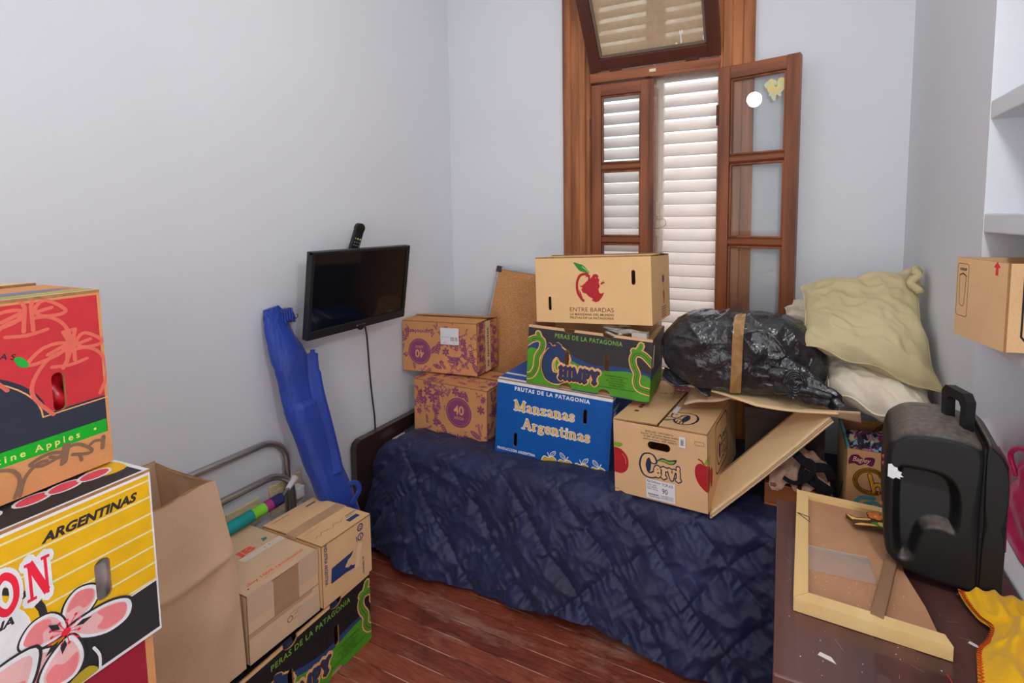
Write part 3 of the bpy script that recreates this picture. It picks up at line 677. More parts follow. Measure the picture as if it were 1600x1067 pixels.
def d_chimpy(p, dark=BLK):
    W, H = p.w, p.h
    p.put(rect(0, .003, W, H-.011), dark)
    p.put(blob([(0, .17), (.06, .176), (.10, .176), (.162, .158), (.231, .132), (.30, .117), (.40, .125), (W*.99, .112), (W, .05), (W, 0), (.3, 0), (0, 0)], 4), NVY)
    p.put(blob([(0, .142), (.06, .148), (.094, .148), (.162, .135), (.233, .109), (.30, .098), (.364, .103), (.43, .110), (W-.005, .100), (W, .05), (W, .004), (.4, .004), (.2, .004), (0, .004)], 4), GRN)
    p.put(text('PERAS DE LA PATAGONIA', .0185, .119, .208, 'l', .02, space=1.15, width=.285), GRNL)
    def pear(pts, leaf):
        p.put(stroke(pts, .032, smooth=5), ORL); p.put(stroke(leaf, .03, smooth=4), ORL); p.put(stroke(pts, .022, smooth=5), MAR); p.put(stroke(pts, .018, smooth=5), GRN); p.put(stroke(leaf, .019, smooth=4), GRN)
        p.put(stroke(pts, .0022, smooth=5), MAR)
        if len(leaf) > 2: p.put(stroke([leaf[0], leaf[1]], .0018), MAR)
    pear([(-.01, .168), (.02, .19), (.048, .196), (.066, .182), (.063, .152), (.045, .118), (.04, .07), (.02, .036), (-.01, .03)], [(.044, .216), (.048, .206), (.058, .19), (.066, .188)])
    pear([(W+.01, .148), (.502, .176), (.482, .188), (.460, .188), (.448, .168), (.452, .14), (.468, .108), (.466, .075), (.482, .05), (W+.01, .042)], [(.478, .222), (.474, .21), (.462, .194), (.450, .196)])
    # lettering: big C with leaves, then the rest
    Cp = [(.168, .126), (.152, .146), (.122, .150), (.096, .118), (.092, .078), (.108, .044), (.146, .040), (.166, .058)]
    hook = [(.164, .152), (.17, .12)]
    lf = [[(.122, .152), (.104, .168), (.098, .176)], [(.128, .154), (.146, .172), (.132, .182)]]
    for w, m, dx in ((.056, ORL, 0), (.046, MAR, -.003), (.040, NVYD, .0)):
        p.put(stroke([(a+dx, c) for a, c in Cp[:4]]+[(a+dx, c) for a, c in Cp[4:]], w, smooth=5), m); p.put(stroke([(a+dx, c) for a, c in hook], w*.35), m)
        for l in lf: p.put(stroke([(a+dx, c) for a, c in l], w*.33, smooth=3), m)
    p.put(blob([(.128, .122), (.146, .108), (.15, .09), (.15, .068), (.13, .07), (.122, .09)], 4), ORL); p.put(blob([(.130, .117), (.143, .104), (.146, .09), (.145, .073), (.133, .075), (.127, .09)], 4), GRN)
    for g, m, dx, dy in ((.30, ORL, -.0005, -.001), (.13, MAR, -.001, -.004), (.03, NVYD, 0, 0)): p.put(slab('HIMPY', .046, .146+dx, .046+dy, g, width=.172, space=.07), m)
    for i, (s, w) in enumerate((('DISTRIBUIDOR COMERCIAL S.A.', .095), ('Pasman 2 / 360', .05), ('8300 - Gral. Roca - Rio Negro', .086), ('Rio Negro - Argentina', .062), ('Tel. 0298 - 442121', .06), ('www.peraspatagonia.com.ar   info@patagonia.com', .15))):
        p.put(text(s, .0052, .388, .082-i*.0095, 'c', .02, width=w), ink((38, 66, 22)))
chh = [ell(.181, .25, .024, .020, 16)[0], ell(.346, .25, .024, .020, 16)[0], ell(.176, .004, .027, .021, 16)[0], ell(.340, .004, .027, .021, 16)[0], slot(.176, .132, .019, .066), slot(.344, .135, .019, .070)]
CHK = mat('chimpy_side_print', (52, 50, 52), .55, .3, var=.1)
ch = carton('printed_carton', 'black and green open pear carton lettered Chimpy on top of the blue carton', (-.982, 1.775, .812), (-1.5, 2.9, 4.3), (.522, .3, .25), CARD,
       bgs={'right': CHK, 'left': CHK}, draws={'front': d_chimpy, 'right': lambda p: (p.put(rect(0, 0, p.w, .085), GRN), p.put(rect(0, .085, p.w, .105), NVY), p.put(rect(.02, .13, .05, .22), WHI))}, holes={'front': chh, 'back': []}, flaps='open', group='black and green pear cartons')
RED_ = ink((160, 34, 40)); LEAF = ink((44, 120, 46)); DKB = ink((72, 50, 34))
def d_bardas(p):
    p.put(stroke([(.236, .203), (.205, .196), (.190, .165), (.192, .128), (.206, .103), (.216, .093)], .011, smooth=6), RED_)
    p.put(poly([(.200, .158), (.208, .152), (.222, .162), (.228, .168), (.238, .176), (.240, .188), (.232, .192), (.226, .186), (.230, .197), (.240, .202), (.248, .196), (.247, .182), (.256, .190), (.262, .2), (.276, .201), (.284, .193), (.281, .186), (.288, .178), (.284, .168), (.289, .152), (.282, .140), (.286, .126), (.292, .122), (.306, .127), (.300, .112), (.284, .092), (.270, .087), (.252, .094), (.258, .102), (.240, .110), (.228, .122), (.214, .126), (.208, .138), (.214, .146), (.206, .148)]), RED_)
    p.put(ell(.302, .166, .008, .004, 10), RED_); p.put(ell(.296, .162, .005, .004, 8), RED_); p.put(ell(.304, .174, .002, .002, 8), RED_); p.put(ell(.272, .186, .002, .002, 8), CARD); p.put(poly([(.196, .14), (.206, .126), (.214, .1), (.206, .104)]), RED_)
    p.put(blob([(.176, .250), (.200, .244), (.218, .238), (.234, .222), (.246, .206), (.224, .209), (.202, .216), (.188, .232)], 5), LEAF); p.put(stroke([(.214, .232), (.232, .218), (.242, .208)], .0022, smooth=3), ink((170, 190, 130)))
    p.put(text('ENTRE BARDAS', .018, .155, .048, 'l', -.005, space=1.0, width=.19), DKB)
    p.put(text('LA MANZANA DEL MUNDO', .0088, .155, .0325, 'l', .015, width=.19), DKB)
    p.put(text('FRUTAS DE LA PATAGONIA', .0088, .155, .0185, 'l', .015, width=.19), DKB)
def d_bardas_r(p):
    p.put(ell(.20, .17, .02, .018, 14), ink((84, 40, 66))); p.put(stroke([(.2, .155), (.212, .13), (.205, .12)], .005), ink((70, 96, 50)))
    p.put(poly([(.19, .115), (.215, .122), (.222, .1), (.21, .07), (.2, .06), (.198, .085)]), RED_)
    for i in range(5): p.put(rect(.16, .05-i*.01, .245, .054-i*.01), ink((110, 84, 60)))
bard = carton('printed_carton', 'tan Entre Bardas carton with red apple globe, topmost by the window', (-.953, 1.822, 1.066), (-3, -2.6, .7), (.5, .33, .268), mat('warm_tan_cardboard', (206, 168, 120), .85, .2, var=.06, vscale=6, fine=.14),
       draws={'front': d_bardas, 'right': d_bardas_r}, holes={'front': [slot(.4285, .187, .0155, .058), slot(.0645, .079, .0135, .058)]}, lift=(1, 2.5))
# white cord bundle lying in the open pear carton
b = MB(); WC = mat('grey_white_cord', (176, 168, 160), .55); rng = random.Random(9)
for k in range(4):
    pts = [(-.62+.035*cos(t+k)+.012*k*cos(3*t), 1.87+.03*sin(t)+.01*k, 1.035+.012*k*.5+.006*sin(2*t+k)) for t in [2*pi*i/14 for i in range(14)]]
    b.tube([Vector(p)-Vector((-.6, 1.87, 1.0)) for p in catmull(pts, 3, True)], .006, WC, 7, True)
for k in range(3):
    pts = [(-.60, 1.86, 1.035+.006*k), (-.55, 1.85, 1.05+.004*k), (-.50, 1.835+.01*k, 1.05), (-.49, 1.90, 1.045)]
    b.tube([Vector(p)-Vector((-.6, 1.87, 1.0)) for p in catmull(pts, 6)], .0055, WC, 7)
b.box(Vector((-.535, 1.822, 1.032))-Vector((-.6, 1.87, 1.0)), Vector((-.475, 1.86, 1.056))-Vector((-.6, 1.87, 1.0)), WC)
co = b.build('cord_bundle', None); co.location = (-.6, 1.87, 1.0); tag(co, 'bundle of off-white cord and plug lying in the open Chimpy carton below Entre Bardas', 'cord')
CNV = ink((28, 44, 70)); CTAN = ink((214, 172, 124)); CGR = ink((118, 150, 40)); CRED = ink((158, 30, 34)); TXT = ink((70, 54, 44))
def cervi_logo(p, x, y, s, rot=0):
    def pt(ps, m): p.put(tf(tf(ps, s, s*.70), 1, 1, rot, x, y), m)
    big = [(.36, .72), (.28, .92), (.12, .86), (.04, .5), (.12, .14), (.3, .1), (.42, .2)]
    for g, m in ((.17, CNV), (.055, CTAN)):
        pt(stroke(big, .10+g, smooth=5), m)
        pt(slab('ervi', .58, .38, .12, g*.85, width=.80, space=.05), m)
    pt(blob([(.17, .75), (.26, .8), (.29, .6), (.26, .3), (.2, .24), (.14, .5)], 4), CNV)
    pt(slab('ervi', .58, .38, .12, .03, width=.80, space=.05), CTAN)
    pt(blob([(.44, .74), (.62, .94), (.84, .9), (1.06, .98), (1.0, .78), (.84, .72), (.66, .78), (.52, .76)], 4), CNV)
    pt(blob([(.48, .75), (.64, .89), (.84, .85), (1.0, .9), (.96, .79), (.84, .75), (.66, .81), (.54, .77)], 4), CGR)
def d_cervi(p):
    for i, (s, w) in enumerate((('MOÑO AZUL - CERVI E HIJOS S.A.', .104), ('Ruta 22 km 1120 - Vista Alegre - Neuquen - Argentina', .138), ('Tel. 0299 - 4891200 / cervi@cervi.com.ar', .122), ('www.cervi.com.ar - RNE 15000512', .125))):
        p.put(text(s, .0062, .178, .2505-i*.0094, 'c', .02, width=w), TXT)
    cervi_logo(p, .110, .084, .122)
    p.put(blob([(.338, .168), (.326, .173), (.31, .166), (.303, .145), (.307, .118), (.32, .095), (.347, .075), (.36, .1), (.37, .15), (.36, .17)], 5), CRED); p.put(stroke([(.317, .187), (.327, .182), (.339, .166)], .005, smooth=3), CRED)
    for a, c in (((.338, .172), (.349, .2)), ((.336, .172), (.344, .19)), ((.341, .172), (.356, .21))): p.put(stroke([a, c], .0035), CGR)
    p.put(blob([(-.01, .158), (.012, .170), (.038, .160), (.056, .135), (.055, .10), (.036, .078), (.012, .074), (-.01, .085)], 5), CRED); p.put(blob([(-.005, .185), (.012, .19), (.035, .188), (.028, .176), (.01, .174), (-.005, .176)], 4), CGR)
    p.put(stroke([(.034, .150), (.046, .134), (.047, .115)], .0025, smooth=3), ink((214, 120, 110)))
    p.put(stroke([(.305, .235), (.336, .235), (.336, .248), (.305, .248)], .0009, True), TXT); p.put(rect(.0, .012, .018, .0132), TXT)
def d_cervi_r(p):
    p.put(stroke([(.12, .25), (.14, .26), (.30, .26), (.32, .24), (.32, .09), (.30, .075), (.14, .075), (.12, .09)], .006, True), ink((30, 34, 40))); cervi_logo(p, .15, .1, .14)
    p.put(blob([(.0, .15), (.015, .16), (.03, .14), (.03, .1), (.01, .075), (0, .08)], 4), CRED); p.put(blob([(.035, .13), (.05, .14), (.065, .12), (.06, .085), (.045, .07), (.035, .09)], 4), CRED); p.put(stroke([(.0, .2), (.02, .165), (.03, .19)], .004), CGR)
def d_cervi_f1(p): # right flap; u runs away along the box, v runs leftwards
    cervi_logo(p, .155, .068, .15, rot=-pi/2+pi); p.put(stroke([(.02, .045), (.05, .14)], .0005), TXT)
    for i in range(3): p.put(rect(.045, .12-i*.012, .075, .125-i*.012), TXT)
def d_cervi_f0(p):
    p.put(text('TOP A.E 90', .014, .18, .07, 'l', .01, rot=pi/2+.3), TXT)
    for i in range(8): p.put(rect(.235+i*.022, .045, .252+i*.022, .062), TXT) if i % 3 else None
cerv = carton('printed_carton', 'tan Cervi apple carton with red apples and paper sticker, on the quilt', (-.556, 1.682, .48), (-.4, -1.9, -5.5), (.346, .5, .274), CARD,
       draws={'front': d_cervi, 'right': d_cervi_r}, holes={'front': [slot(.175, .203, .084, .029)]}, flaps='closed_x', flapdraw={0: d_cervi_f1, 1: d_cervi_f0}, lift=(.5, 1.6), gap=.006)
b = MB(); pn = Panel(b, (.126, -.005, .008), (1, 0, 0), (0, 0, 1), .107, .072, .0006); pn.fill(LABEL, LABEL, LABEL)
K = ink((40, 40, 42))
pn.put(text('Red Delicious', .0085, .004, .060, 'l', .01, width=.05), K); pn.put(text('TOP-A.E', .0105, .06, .056, 'l', .005, width=.04), K); pn.put(text('90', .019, .06, .028, 'l', .005, width=.020), K)
for i, s in enumerate(('LOTE  15/03', 'CAT  EXTRA', 'NETO 18.2 kg')): pn.put(text(s, .005, .004, .049-i*.0075, 'l', .01), K)
for i in range(14): pn.put(rect(.006+i*.003, .014, .0075+i*.003+(i % 3)*.0004, .0195), K); pn.put(rect(.010+i*.003, .006, .0112+i*.003, .0115), K)
for i in range(3): pn.put(text('ESTABLECIMIENTO CERVI', .003, .054, .018-i*.005, 'l', .01), K)
b.build('label', cerv)
b = MB(); pn = Panel(b, (.251, -.005, .218), (1, 0, 0), (0, 0, 1), .022, .038, .0006); pn.fill(LABEL, LABEL, LABEL)
for i in range(9): pn.put(rect(.005, .008+i*.0026, .016, .0095+i*.0026), ink((110, 150, 170)) if i > 6 else K)
b.build('sticker', cerv)
b = MB(); b.box((.182, .14, .2815), (.2, .205, .2825), LABEL); b.build('paper_slip', cerv)

# ------------------------------------------------------------------ cartons on the floor at the left
def d_red(p):
    W, H = p.w, p.h; R1 = ink((178, 46, 52)); NV = ink((42, 46, 58)); GN = ink((22, 150, 34)); LN = ink((196, 94, 78)); BR = ink((120, 90, 70)); KR = CARDO
    p.put(rect(0, .128, .495, H-.004), R1)
    p.put(poly([(0, .06), (.495, .06), (.495, .129), (.411, .127)]+[(.2+.212*cos(a), .127+.115*sin(a)) for a in [pi*i/30 for i in range(31)]]+[(0, .127)]), NV)
    p.put(stroke([(.5, .1245), (.406, .122)]+[(.2+.206*cos(a), .122+.113*sin(a)) for a in [pi*i/30 for i in range(0, 31)]], .0022), ink((206, 150, 96)))
    p.put(rect(0, .060, .494, .0845), GN); p.put(text('Argentine Apples  •', .0115, .478, .0665, 'r', .02, space=1.5, width=.19), ink((196, 190, 110)))
    def apple(cx, cy, s=1, left=True):
        f = lambda q: [(cx+a*s, cy+c*s) for a, c in q]; w = .0058
        p.put(stroke(f([(-.004, .0), (.0, .04), (-.006, .056), (.012, .058), (.008, .04), (.008, .0)]), w), LN); p.put(stroke(f([(-.026, -.004), (.0, -.007), (.026, -.002)]), w, smooth=3), LN)
        p.put(stroke(f([(.010, .020), (.03, .018), (.05, -.002), (.056, -.04), (.042, -.075)]), w, smooth=5), LN); p.put(stroke(f([(-.004, .022), (-.03, .012), (-.052, -.02), (-.054, -.05), (-.03, -.09)]), w, smooth=5), LN)
        p.put(stroke(f([(-.058, .012), (-.035, .034), (-.006, .036), (-.01, .02), (-.03, .012), (-.05, .008)]), w, True, 3), LN); p.put(stroke(f([(-.03, .02), (-.008, .03)]), w), LN)
        p.put(stroke(f([(.012, .034), (.026, .048), (.052, .028), (.044, .02), (.02, .022)]), w, True, 3), LN); p.put(stroke(f([(.016, .03), (.034, .034)]), w), LN)
    apple(.448, .207, .95); apple(.396, .272, 1.0); apple(.25, .265, 1.0)
    p.put(text('MANZANAS', .0095, .378, .229, 'r', .02, rot=-.30, space=1.6), ink((60, 36, 44)))
    p.put(blob([(.377, .231), (.386, .231), (.394, .219), (.392, .212), (.382, .217)], 4), ink((30, 150, 50)))
    # grey sketches on the bare base
    w = .0055; f = lambda q: p.put(stroke(q, w, smooth=4), BR)
    f([(.345, .058), (.362, .05), (.37, .03), (.362, .004)]); f([(.368, .004), (.376, .03), (.392, .046), (.405, .046)]); f([(.384, .05), (.398, .055), (.412, .056), (.424, .052)]); f([(.384, .048), (.400, .040), (.425, .046)]); p.put(stroke([(.424, .03), (.430, .062), (.436, .061), (.429, .032)], w, True), BR)
    f([(.436, .056), (.446, .056), (.456, .05), (.468, .036), (.462, .032), (.44, .04)]); f([(.466, .046), (.474, .05), (.486, .046)]); p.put(stroke([(.487, .052), (.484, .032)], .007), BR); f([(.41, .05), (.42, .044), (.428, .044)]); f([(.45, .036), (.452, .024)])
def stripes(p, cols):
    for y0, y1, m in cols: p.put(rect(0, y0, p.w, y1), m)
red = carton('printed_carton', 'red and navy apple carton with green Argentine Apples band, topmost of the left stack', (-1.083, -.031, 1.05), (0, 0, 98), (.5, .33, .322), CARDO, inner=CARD,
       draws={'front': d_red}, holes={'front': [slot(.430, .158, .018, .068)]}, lift=(1.5, 2.6), gap=.02,
       flapdraw={0: lambda p: (p.put(rect(0, 0, p.w, .012), CARD), p.put(rect(0, .018, p.w, .032), ink((110, 168, 96))), p.put(blob([(0, .045), (.2, .043), (.40, .044), (.49, .06), (.45, .078), (.25, .082), (0, .08)], 3), ink((104, 112, 132)))), 1: lambda p: p.put(rect(0, 0, p.w, p.h), CARDP)})
b = MB()   # crimson cloth packed inside, seen through the hand hole
SAT = mat('crimson_satin', (168, 16, 30), .35, .5, var=.25, vscale=20)
b.grid(lambda u, v: Vector((.37+.12*u, .016+.006*sin(v*17+2*sin(u*9))+.004*sin(u*25+v*8), .09+.14*v)), 26, 26, SAT)
cl = b.build('red_cloth', None, solid=.003); cl.location = red.location; cl.rotation_euler = red.rotation_euler; tag(cl, 'crimson satin cloth packed in the red apple carton behind its hand hole', 'cloth')
YEL = ink((246, 190, 26)); KK = ink((42, 40, 42)); PK = ink((226, 128, 132)); PKL = ink((238, 186, 184)); CR = ink((214, 36, 58))
def d_yellow(p):
    W, H = p.w, p.h
    p.put(rect(0, .0, W, H), WHI); p.put(rect(0, .006, W-.003, H-.005), YEL)
    for i in range(7): p.put(rect(0, .292-i*.032, W-.003, .2955-i*.032), ink((236, 226, 170)))
    p.put(text('ARGENTINAS', .0155, .348, .267, 'l', .045, shear=.28, width=.13), KK)
    p.put(poly([(0, .006), (W-.003, .006), (W-.003, .098), (.44, .094), (.36, .06), (0, .06)]), KK); p.put(stroke([(W, .0995), (.44, .096)], .003), WHI)
    # oval badge with the brand name's last letters
    p.put(ell(.17, .15, .178, .118, 44), KK); p.put(ell(.168, .148, .171, .112, 44), YEL); p.put(ell(.165, .146, .164, .106, 44), WHI)
    for g, m in ((.13, WHI), (0, CR)): p.put(slab('ON', .062, .288, .185, g, width=.072, space=.1), m)
    p.put(text('ARGENTINA', .0125, .311, .166, 'r', .04, shear=.28), KK)
    def petal(base, tip, w, m2=True):
        bx, by = base; dx, dy = tip[0]-bx, tip[1]-by; l = math.hypot(dx, dy); a = atan2(dy, dx)
        o = [(0, 0), (.25, .32), (.6, .5), (.9, .42), (1.02, .1), (.98, -.25), (.7, -.48), (.3, -.36)]
        f = lambda k, s=1: tf(poly(sm([(x*s+(1-s)*.6, y*s) for x, y in o], 4)), l*k, w*k, a, bx, by)
        p.put(tf(stroke(sm([(x, y*w/l) for x, y in o], 4), .09, True), l, l, a, bx, by), KK); p.put(f(1), WHI); p.put(f(1, .82), PKL)
        p.put(tf(poly(sm([(.42, .28), (.62, .37), (.86, .33), (.93, .08), (.9, -.18), (.68, -.34), (.5, -.2), (.56, .04)], 4)), l, w, a, bx, by), PK)
    c = (.366, .106)
    petal(c, (.402, .158), .046); petal(c, (.322, .142), .05); petal((.352, .09), (.298, .066), .06); petal(c, (.452, .074), .052); petal((.37, .096), (.350, .024), .056); petal((.33, .11), (.262, .05), .075)
    for i in range(13):
        a = i*.483; r = .018+.006*((i*7) % 3)/2; p.put(stroke([c, (c[0]+r*cos(a), c[1]+r*sin(a))], .0011), CR); p.put(ell(c[0]+r*cos(a), c[1]+r*sin(a), .0022, n=8), CR)
    p.put(ell(c[0], c[1], .006, n=12), CR)
    for a in (.0, 2.2, 3.8, 4.5): p.put(poly([(c[0]+.012*cos(a), c[1]+.012*sin(a)), (c[0]+.022*cos(a+.2), c[1]+.022*sin(a+.2)), (c[0]+.034*cos(a), c[1]+.034*sin(a)), (c[0]+.022*cos(a-.2), c[1]+.022*sin(a-.2))]), KK)
    p.put(stroke([(.398, .05), (.405, .03), (.404, .006)], .004, smooth=3), WHI); p.put(blob([(.35, .006), (.37, .02), (.39, .024), (.40, .006)], 3), ink((160, 138, 40)))
def d_yel_top(p):
    p.put(rect(0, 0, p.w, p.h), KK); p.put(rect(0, 0, p.w, .006), WHI); p.put(rect(p.w-.008, 0, p.w, p.h), WHI)
    p.put(blob([(p.w-.008, .05), (.46, .045), (.44, .075), (.46, .1), (p.w-.008, .1)], 3), YEL)
    for x in (.31, .37, .41, .452): p.put(ell(x, .068, .026, .02, 16, .3), WHI); p.put(ell(x, .068, .022, .015, 16, .3), ink((200, 70, 84)))
yel = carton('printed_carton', 'yellow carton lettered Argentinas with large pink blossom, directly below the red apple carton', (-1.029, -.02, .73), (0, 0, 94), (.5, .33, .309), CARD,
       draws={'front': d_yellow}, holes={'front': [slot(.420, .157, .022, .074)]}, flaps='lid', flapdraw={0: d_yel_top})
b = MB(); GRT = mat('grey_stuffing_cloth', (150, 138, 136), .8, var=.15)
b.grid(lambda u, v: Vector((.36+.12*u, .02+.005*sin(v*13+2*sin(u*9))+.004*sin(u*21+v*5), .08+.15*v)), 22, 22, GRT)
cl = b.build('grey_cloth', None, solid=.003); cl.location = yel.location; cl.rotation_euler = yel.rotation_euler; tag(cl, 'grey cloth packed in the yellow carton behind its hand hole', 'cloth')
carton('printed_carton', 'dark red carton at the lower left corner, under the yellow carton', (-1.04, -.03, .395), (0, 0, 94), (.5, .33, .33), CARDO, draws={'front': lambda p: p.put(rect(0, 0, .487, p.h), ink((138, 30, 46)))})
carton('carton', 'plain tan carton at the bottom of the left stack under the dark red carton', (-1.04, -.03, .0), (0, 0, 92), (.5, .33, .388), CARD)
carton('carton', 'plain low carton on the floor under the tall open carton', (-1.34, .492, .0), (0, 0, 90), (.22, .33, .254), CARDG)
# tall open carton
tall = thing('open_carton', 'tall greyish brown carton with open top and creased walls beside the yellow carton', 'box', (-1.5, .55, .262))
b = MB(); t = .006
def ring(z, x0, x1, y0, y1): return [Vector((x-(-1.5), y-.55, z-.262)) for x, y in ((x0, y0), (x1, y0), (x1, y1), (x0, y1))]
outer = [ring(.262, -1.665, -1.333, .492, .786), ring(.53, -1.675, -1.350, .494, .788), ring(.60, -1.68, -1.352, .496, .784), ring(.795, -1.685, -1.400, .498, .775)]
inner_ = [ring(z_, a+t, b_-t, c_+t, d_-t) for z_, a, b_, c_, d_ in ((.27, -1.665, -1.333, .492, .786), (.53, -1.675, -1.350, .494, .788), (.60, -1.68, -1.352, .496, .784), (.795, -1.685, -1.400, .498, .775))]
nsub = 22
def wallstrip(rings, flip):
    for side in range(4):
        def fn(u, v, side=side):
            k = v*3; i = min(2, int(k)); f = k-i
            a = rings[i][side].lerp(rings[i][(side+1) % 4], u); c = rings[i+1][side].lerp(rings[i+1][(side+1) % 4], u); p = a.lerp(c, f)
            w = .009*noise.noise((p.x*6, p.y*9, p.z*7))+.003*(1-2*abs(noise.noise((p.x*9, p.y*14, p.z*11+4))))+.006*math.exp(-((p.z+.262-.60+.02*sin(p.y*14))/.012)**2)
            if side == 2 and v > .9: p.z -= .012*sin(u*2.6)
            ed = min(1, min(u, 1-u)*12)
            n = [(0, -1, 0), (1, 0, 0), (0, 1, 0), (-1, 0, 0)][side]
            if side == 1 and v > .9: p.z += .006*sin(u*9)
            return p+Vector(n)*w*ed
        if not flip: b.grid(fn, 30, 34, CARDG, True)
        else: b.grid(lambda u, v, fn=fn: fn(1-u, v), 30, 34, CARDG, True)
wallstrip(outer, False); wallstrip(inner_, True)
for side in range(4): # raw rim
    a, c = outer[3][side], outer[3][(side+1) % 4]; a2, c2 = inner_[3][side], inner_[3][(side+1) % 4]
    N_ = 29
    for i in range(N_):
        u0, u1 = i/N_, (i+1)/N_
        def P_(R0, R1, u, side=side):
            p = R0.lerp(R1, u)
            if side == 2: p.z -= .012*sin(u*2.6)
            if side == 1: p.z += .006*sin(u*9)
            return p
        b.add([P_(a, c, u0), P_(a, c, u1), P_(a2, c2, u1), P_(a2, c2, u0)], [(0, 1, 2, 3)], CARDE)
b.add([inner_[0][i] for i in range(4)], [(0, 1, 2, 3)], CARDG); b.add([outer[0][i] for i in range(4)], [(3, 2, 1, 0)], CARDG)
b.build('body', tall)
b = MB(); b.box((.1645, -.03, .02), (.166, .07, .12), TAPE); b.build('tape', tall)
# small taped box and the moving box on the black pear carton
def d_chF(p): d_chimpy(p, ink((30, 27, 28)))
chF = carton('printed_carton', 'black and green pear carton lettered Chimpy on the floor under two small boxes', (-1.313, .721, 0), (0, .3, 91), (.491, .33, .255), CARD,
       bgs={'right': CHK, 'left': CHK}, draws={'front': d_chF}, holes={'front': chh, 'back': []}, flaps='open', group='black and green pear cartons')
b = MB(); b.grid(lambda u, v: Vector((.02+.45*u, .02+.29*v, .20+.02*sin(u*21)*sin(v*13))), 30, 20, mat('dark_packed_cloth', (34, 32, 38), .8))
cl = b.build('dark_cloth', None, solid=.004); cl.location = chF.location; cl.rotation_euler = chF.rotation_euler; tag(cl, 'dark cloth packed inside the floor-standing pear carton', 'cloth')
CMB = mat('dark_blue_comb', (40, 52, 72), .35)
for x0, lb in ((.175, 'dark blue comb in the nearer rim notch of the floor-standing pear carton'), (.34, 'dark blue comb in the farther rim notch of the floor-standing pear carton')):
    b = MB(); b.box((x0-.018, .007, .222), (x0+.02, .012, .241), CMB)
    for i in range(7): b.box((x0-.016+i*.005, .0075, .2405), (x0-.0135+i*.005, .0115, .252), CMB)
    cb = b.build('hair_comb', None); cb.location = chF.location; cb.rotation_euler = chF.rotation_euler; tag(cb, lb, 'comb', 'combs in the pear carton')
RD = ink((206, 84, 62)); TEAL = ink((52, 128, 112))
def d_jb0(p):   # front flap of top: u along wall, v towards wall
    p.put(text('¡Soy 100% reutilizable!', .0125, .026, .038, 'l', .02, width=.178), RD); p.put(rect(.05, .030, .19, .0308), RD); p.put(text('cuidemos el planeta', .004, .06, .024), RD); p.put(ell(.02, .026, .003, n=8), KK)
    p.put(stroke([(.098, .066), (.106, .07), (.112, .064), (.118, .068)], .0012), RD); p.put(rect(.0, .152, p.w, .1535), ink((170, 150, 130)))
def d_jb1(p): pass
def d_jbtop(p):
    d_jb0(p); p.put(text('JB', .030, .15, .188, 'r', .05, width=.058), RD); p.put(rect(.088, .150, .222, .180), ink((196, 182, 166))); p.put(poly([(.18, .20), (.196, .204), (.2, .216), (.186, .222)]), TEAL); pass
    for x in (.162, .178): p.put(ell(x, .168, .0025, n=8), ink((110, 120, 130)))
def d_jbf(p):
    p.put(rect(0, .0865, p.w, .0885), ink((110, 84, 62))); p.put(rect(.0, .075, .20, .0855), ink((168, 136, 108))); p.put(rect(.075, .089, .155, .2), ink((156, 124, 94)))
    for i in range(20): p.put(rect(.078+i*.0038, .09, .0793+i*.0038, .2), ink((146, 114, 86)))
    p.put(stroke([(.122+.008*cos(a), .045+.008*sin(a)) for a in [2*pi*i/12 for i in range(12)]], .0025, True), ink((110, 92, 80))); p.put(text('60g', .007, .138, .048), ink((120, 100, 86))); p.put(text('reciclable', .005, .132, .036), ink((120, 100, 86))); p.put(rect(.12, .06, .16, .0612), ink((120, 100, 86)))
jb = carton('carton', 'small taped tan box printed Soy 100% reutilizable in red', (-1.336, .798, .257), (-1.0, 1.2, 89.5), (.222, .345, .196), mat('beige_cardboard', (188, 160, 128), .85, .2, var=.07, fine=.14), draws={'front': d_jbf}, flaps='lid', flapdraw={0: d_jbtop})
TPC = mat('clear_tape', (184, 160, 136), .2, .6, var=.05)
for bx in ((.156, -.0016, .125, .2225, -.0008, .2055), (-.001, -.0016, .125, .07, -.0008, .2055), (.148, -.0016, .0, .2225, -.0008, .06)):
    b = MB(); b.box(bx[:3], bx[3:], TPC); b.build('tape', jb)
IB = ink((36, 54, 96))
def d_ind(p):
    p.put(text('INDUSTRIA ARGENTINA', .0115, .0085, .203, 'l', .03, rot=-pi/2, width=.135), IB)
    p.put(poly([(.030, .066), (.034, .112), (.045, .113), (.11, .118), (.123, .120), (.112, .105), (.100, .1), (.092, .09), (.086, .082), (.1, .074), (.112, .076), (.118, .07), (.127, .068), (.133, .062), (.13, .056), (.09, .062), (.032, .062)]), IB)
    for y, ch_ in ((.183, 'Q'), (.150, 'S')): p.put(stroke([(.154+.011*cos(a), y+.011*sin(a)) for a in [2*pi*i/16 for i in range(16)]], .004, True), IB); p.put(text(ch_, .011, .154, y-.0055, 'c', .03, rot=0), IB)
    p.put(text('10', .006, .158, .128), IB); p.put(text('N. PEDIDO', .0065, .160, .072, 'l', .03, rot=-pi/2, width=.06), IB); p.put(stroke([(.136, .158), (.139, .14)], .003), IB); p.put(stroke([(.15, .12), (.145, .1), (.14, .07), (.135, .06)], .02, smooth=3), ink((206, 172, 142)))
def d_indtop(p): # front flap: u along wall, v towards wall
    p.put(rect(.135, .026, .180, .046), IB); p.put(text('CENTRAL', .008, .15, .062, 'l', .03, rot=.0), IB); p.put(text('FRAGIL', .006, .148, .052), IB)
    p.put(stroke([(.012, .098), (.07, .1)], .0008), KK)
    rng = random.Random(4); q = [(.02, .055)]
    for i in range(24): q.append((.02+i*.0052, .058+rng.uniform(-.007, .009)))
    p.put(stroke(q, .0012, smooth=2), KK)
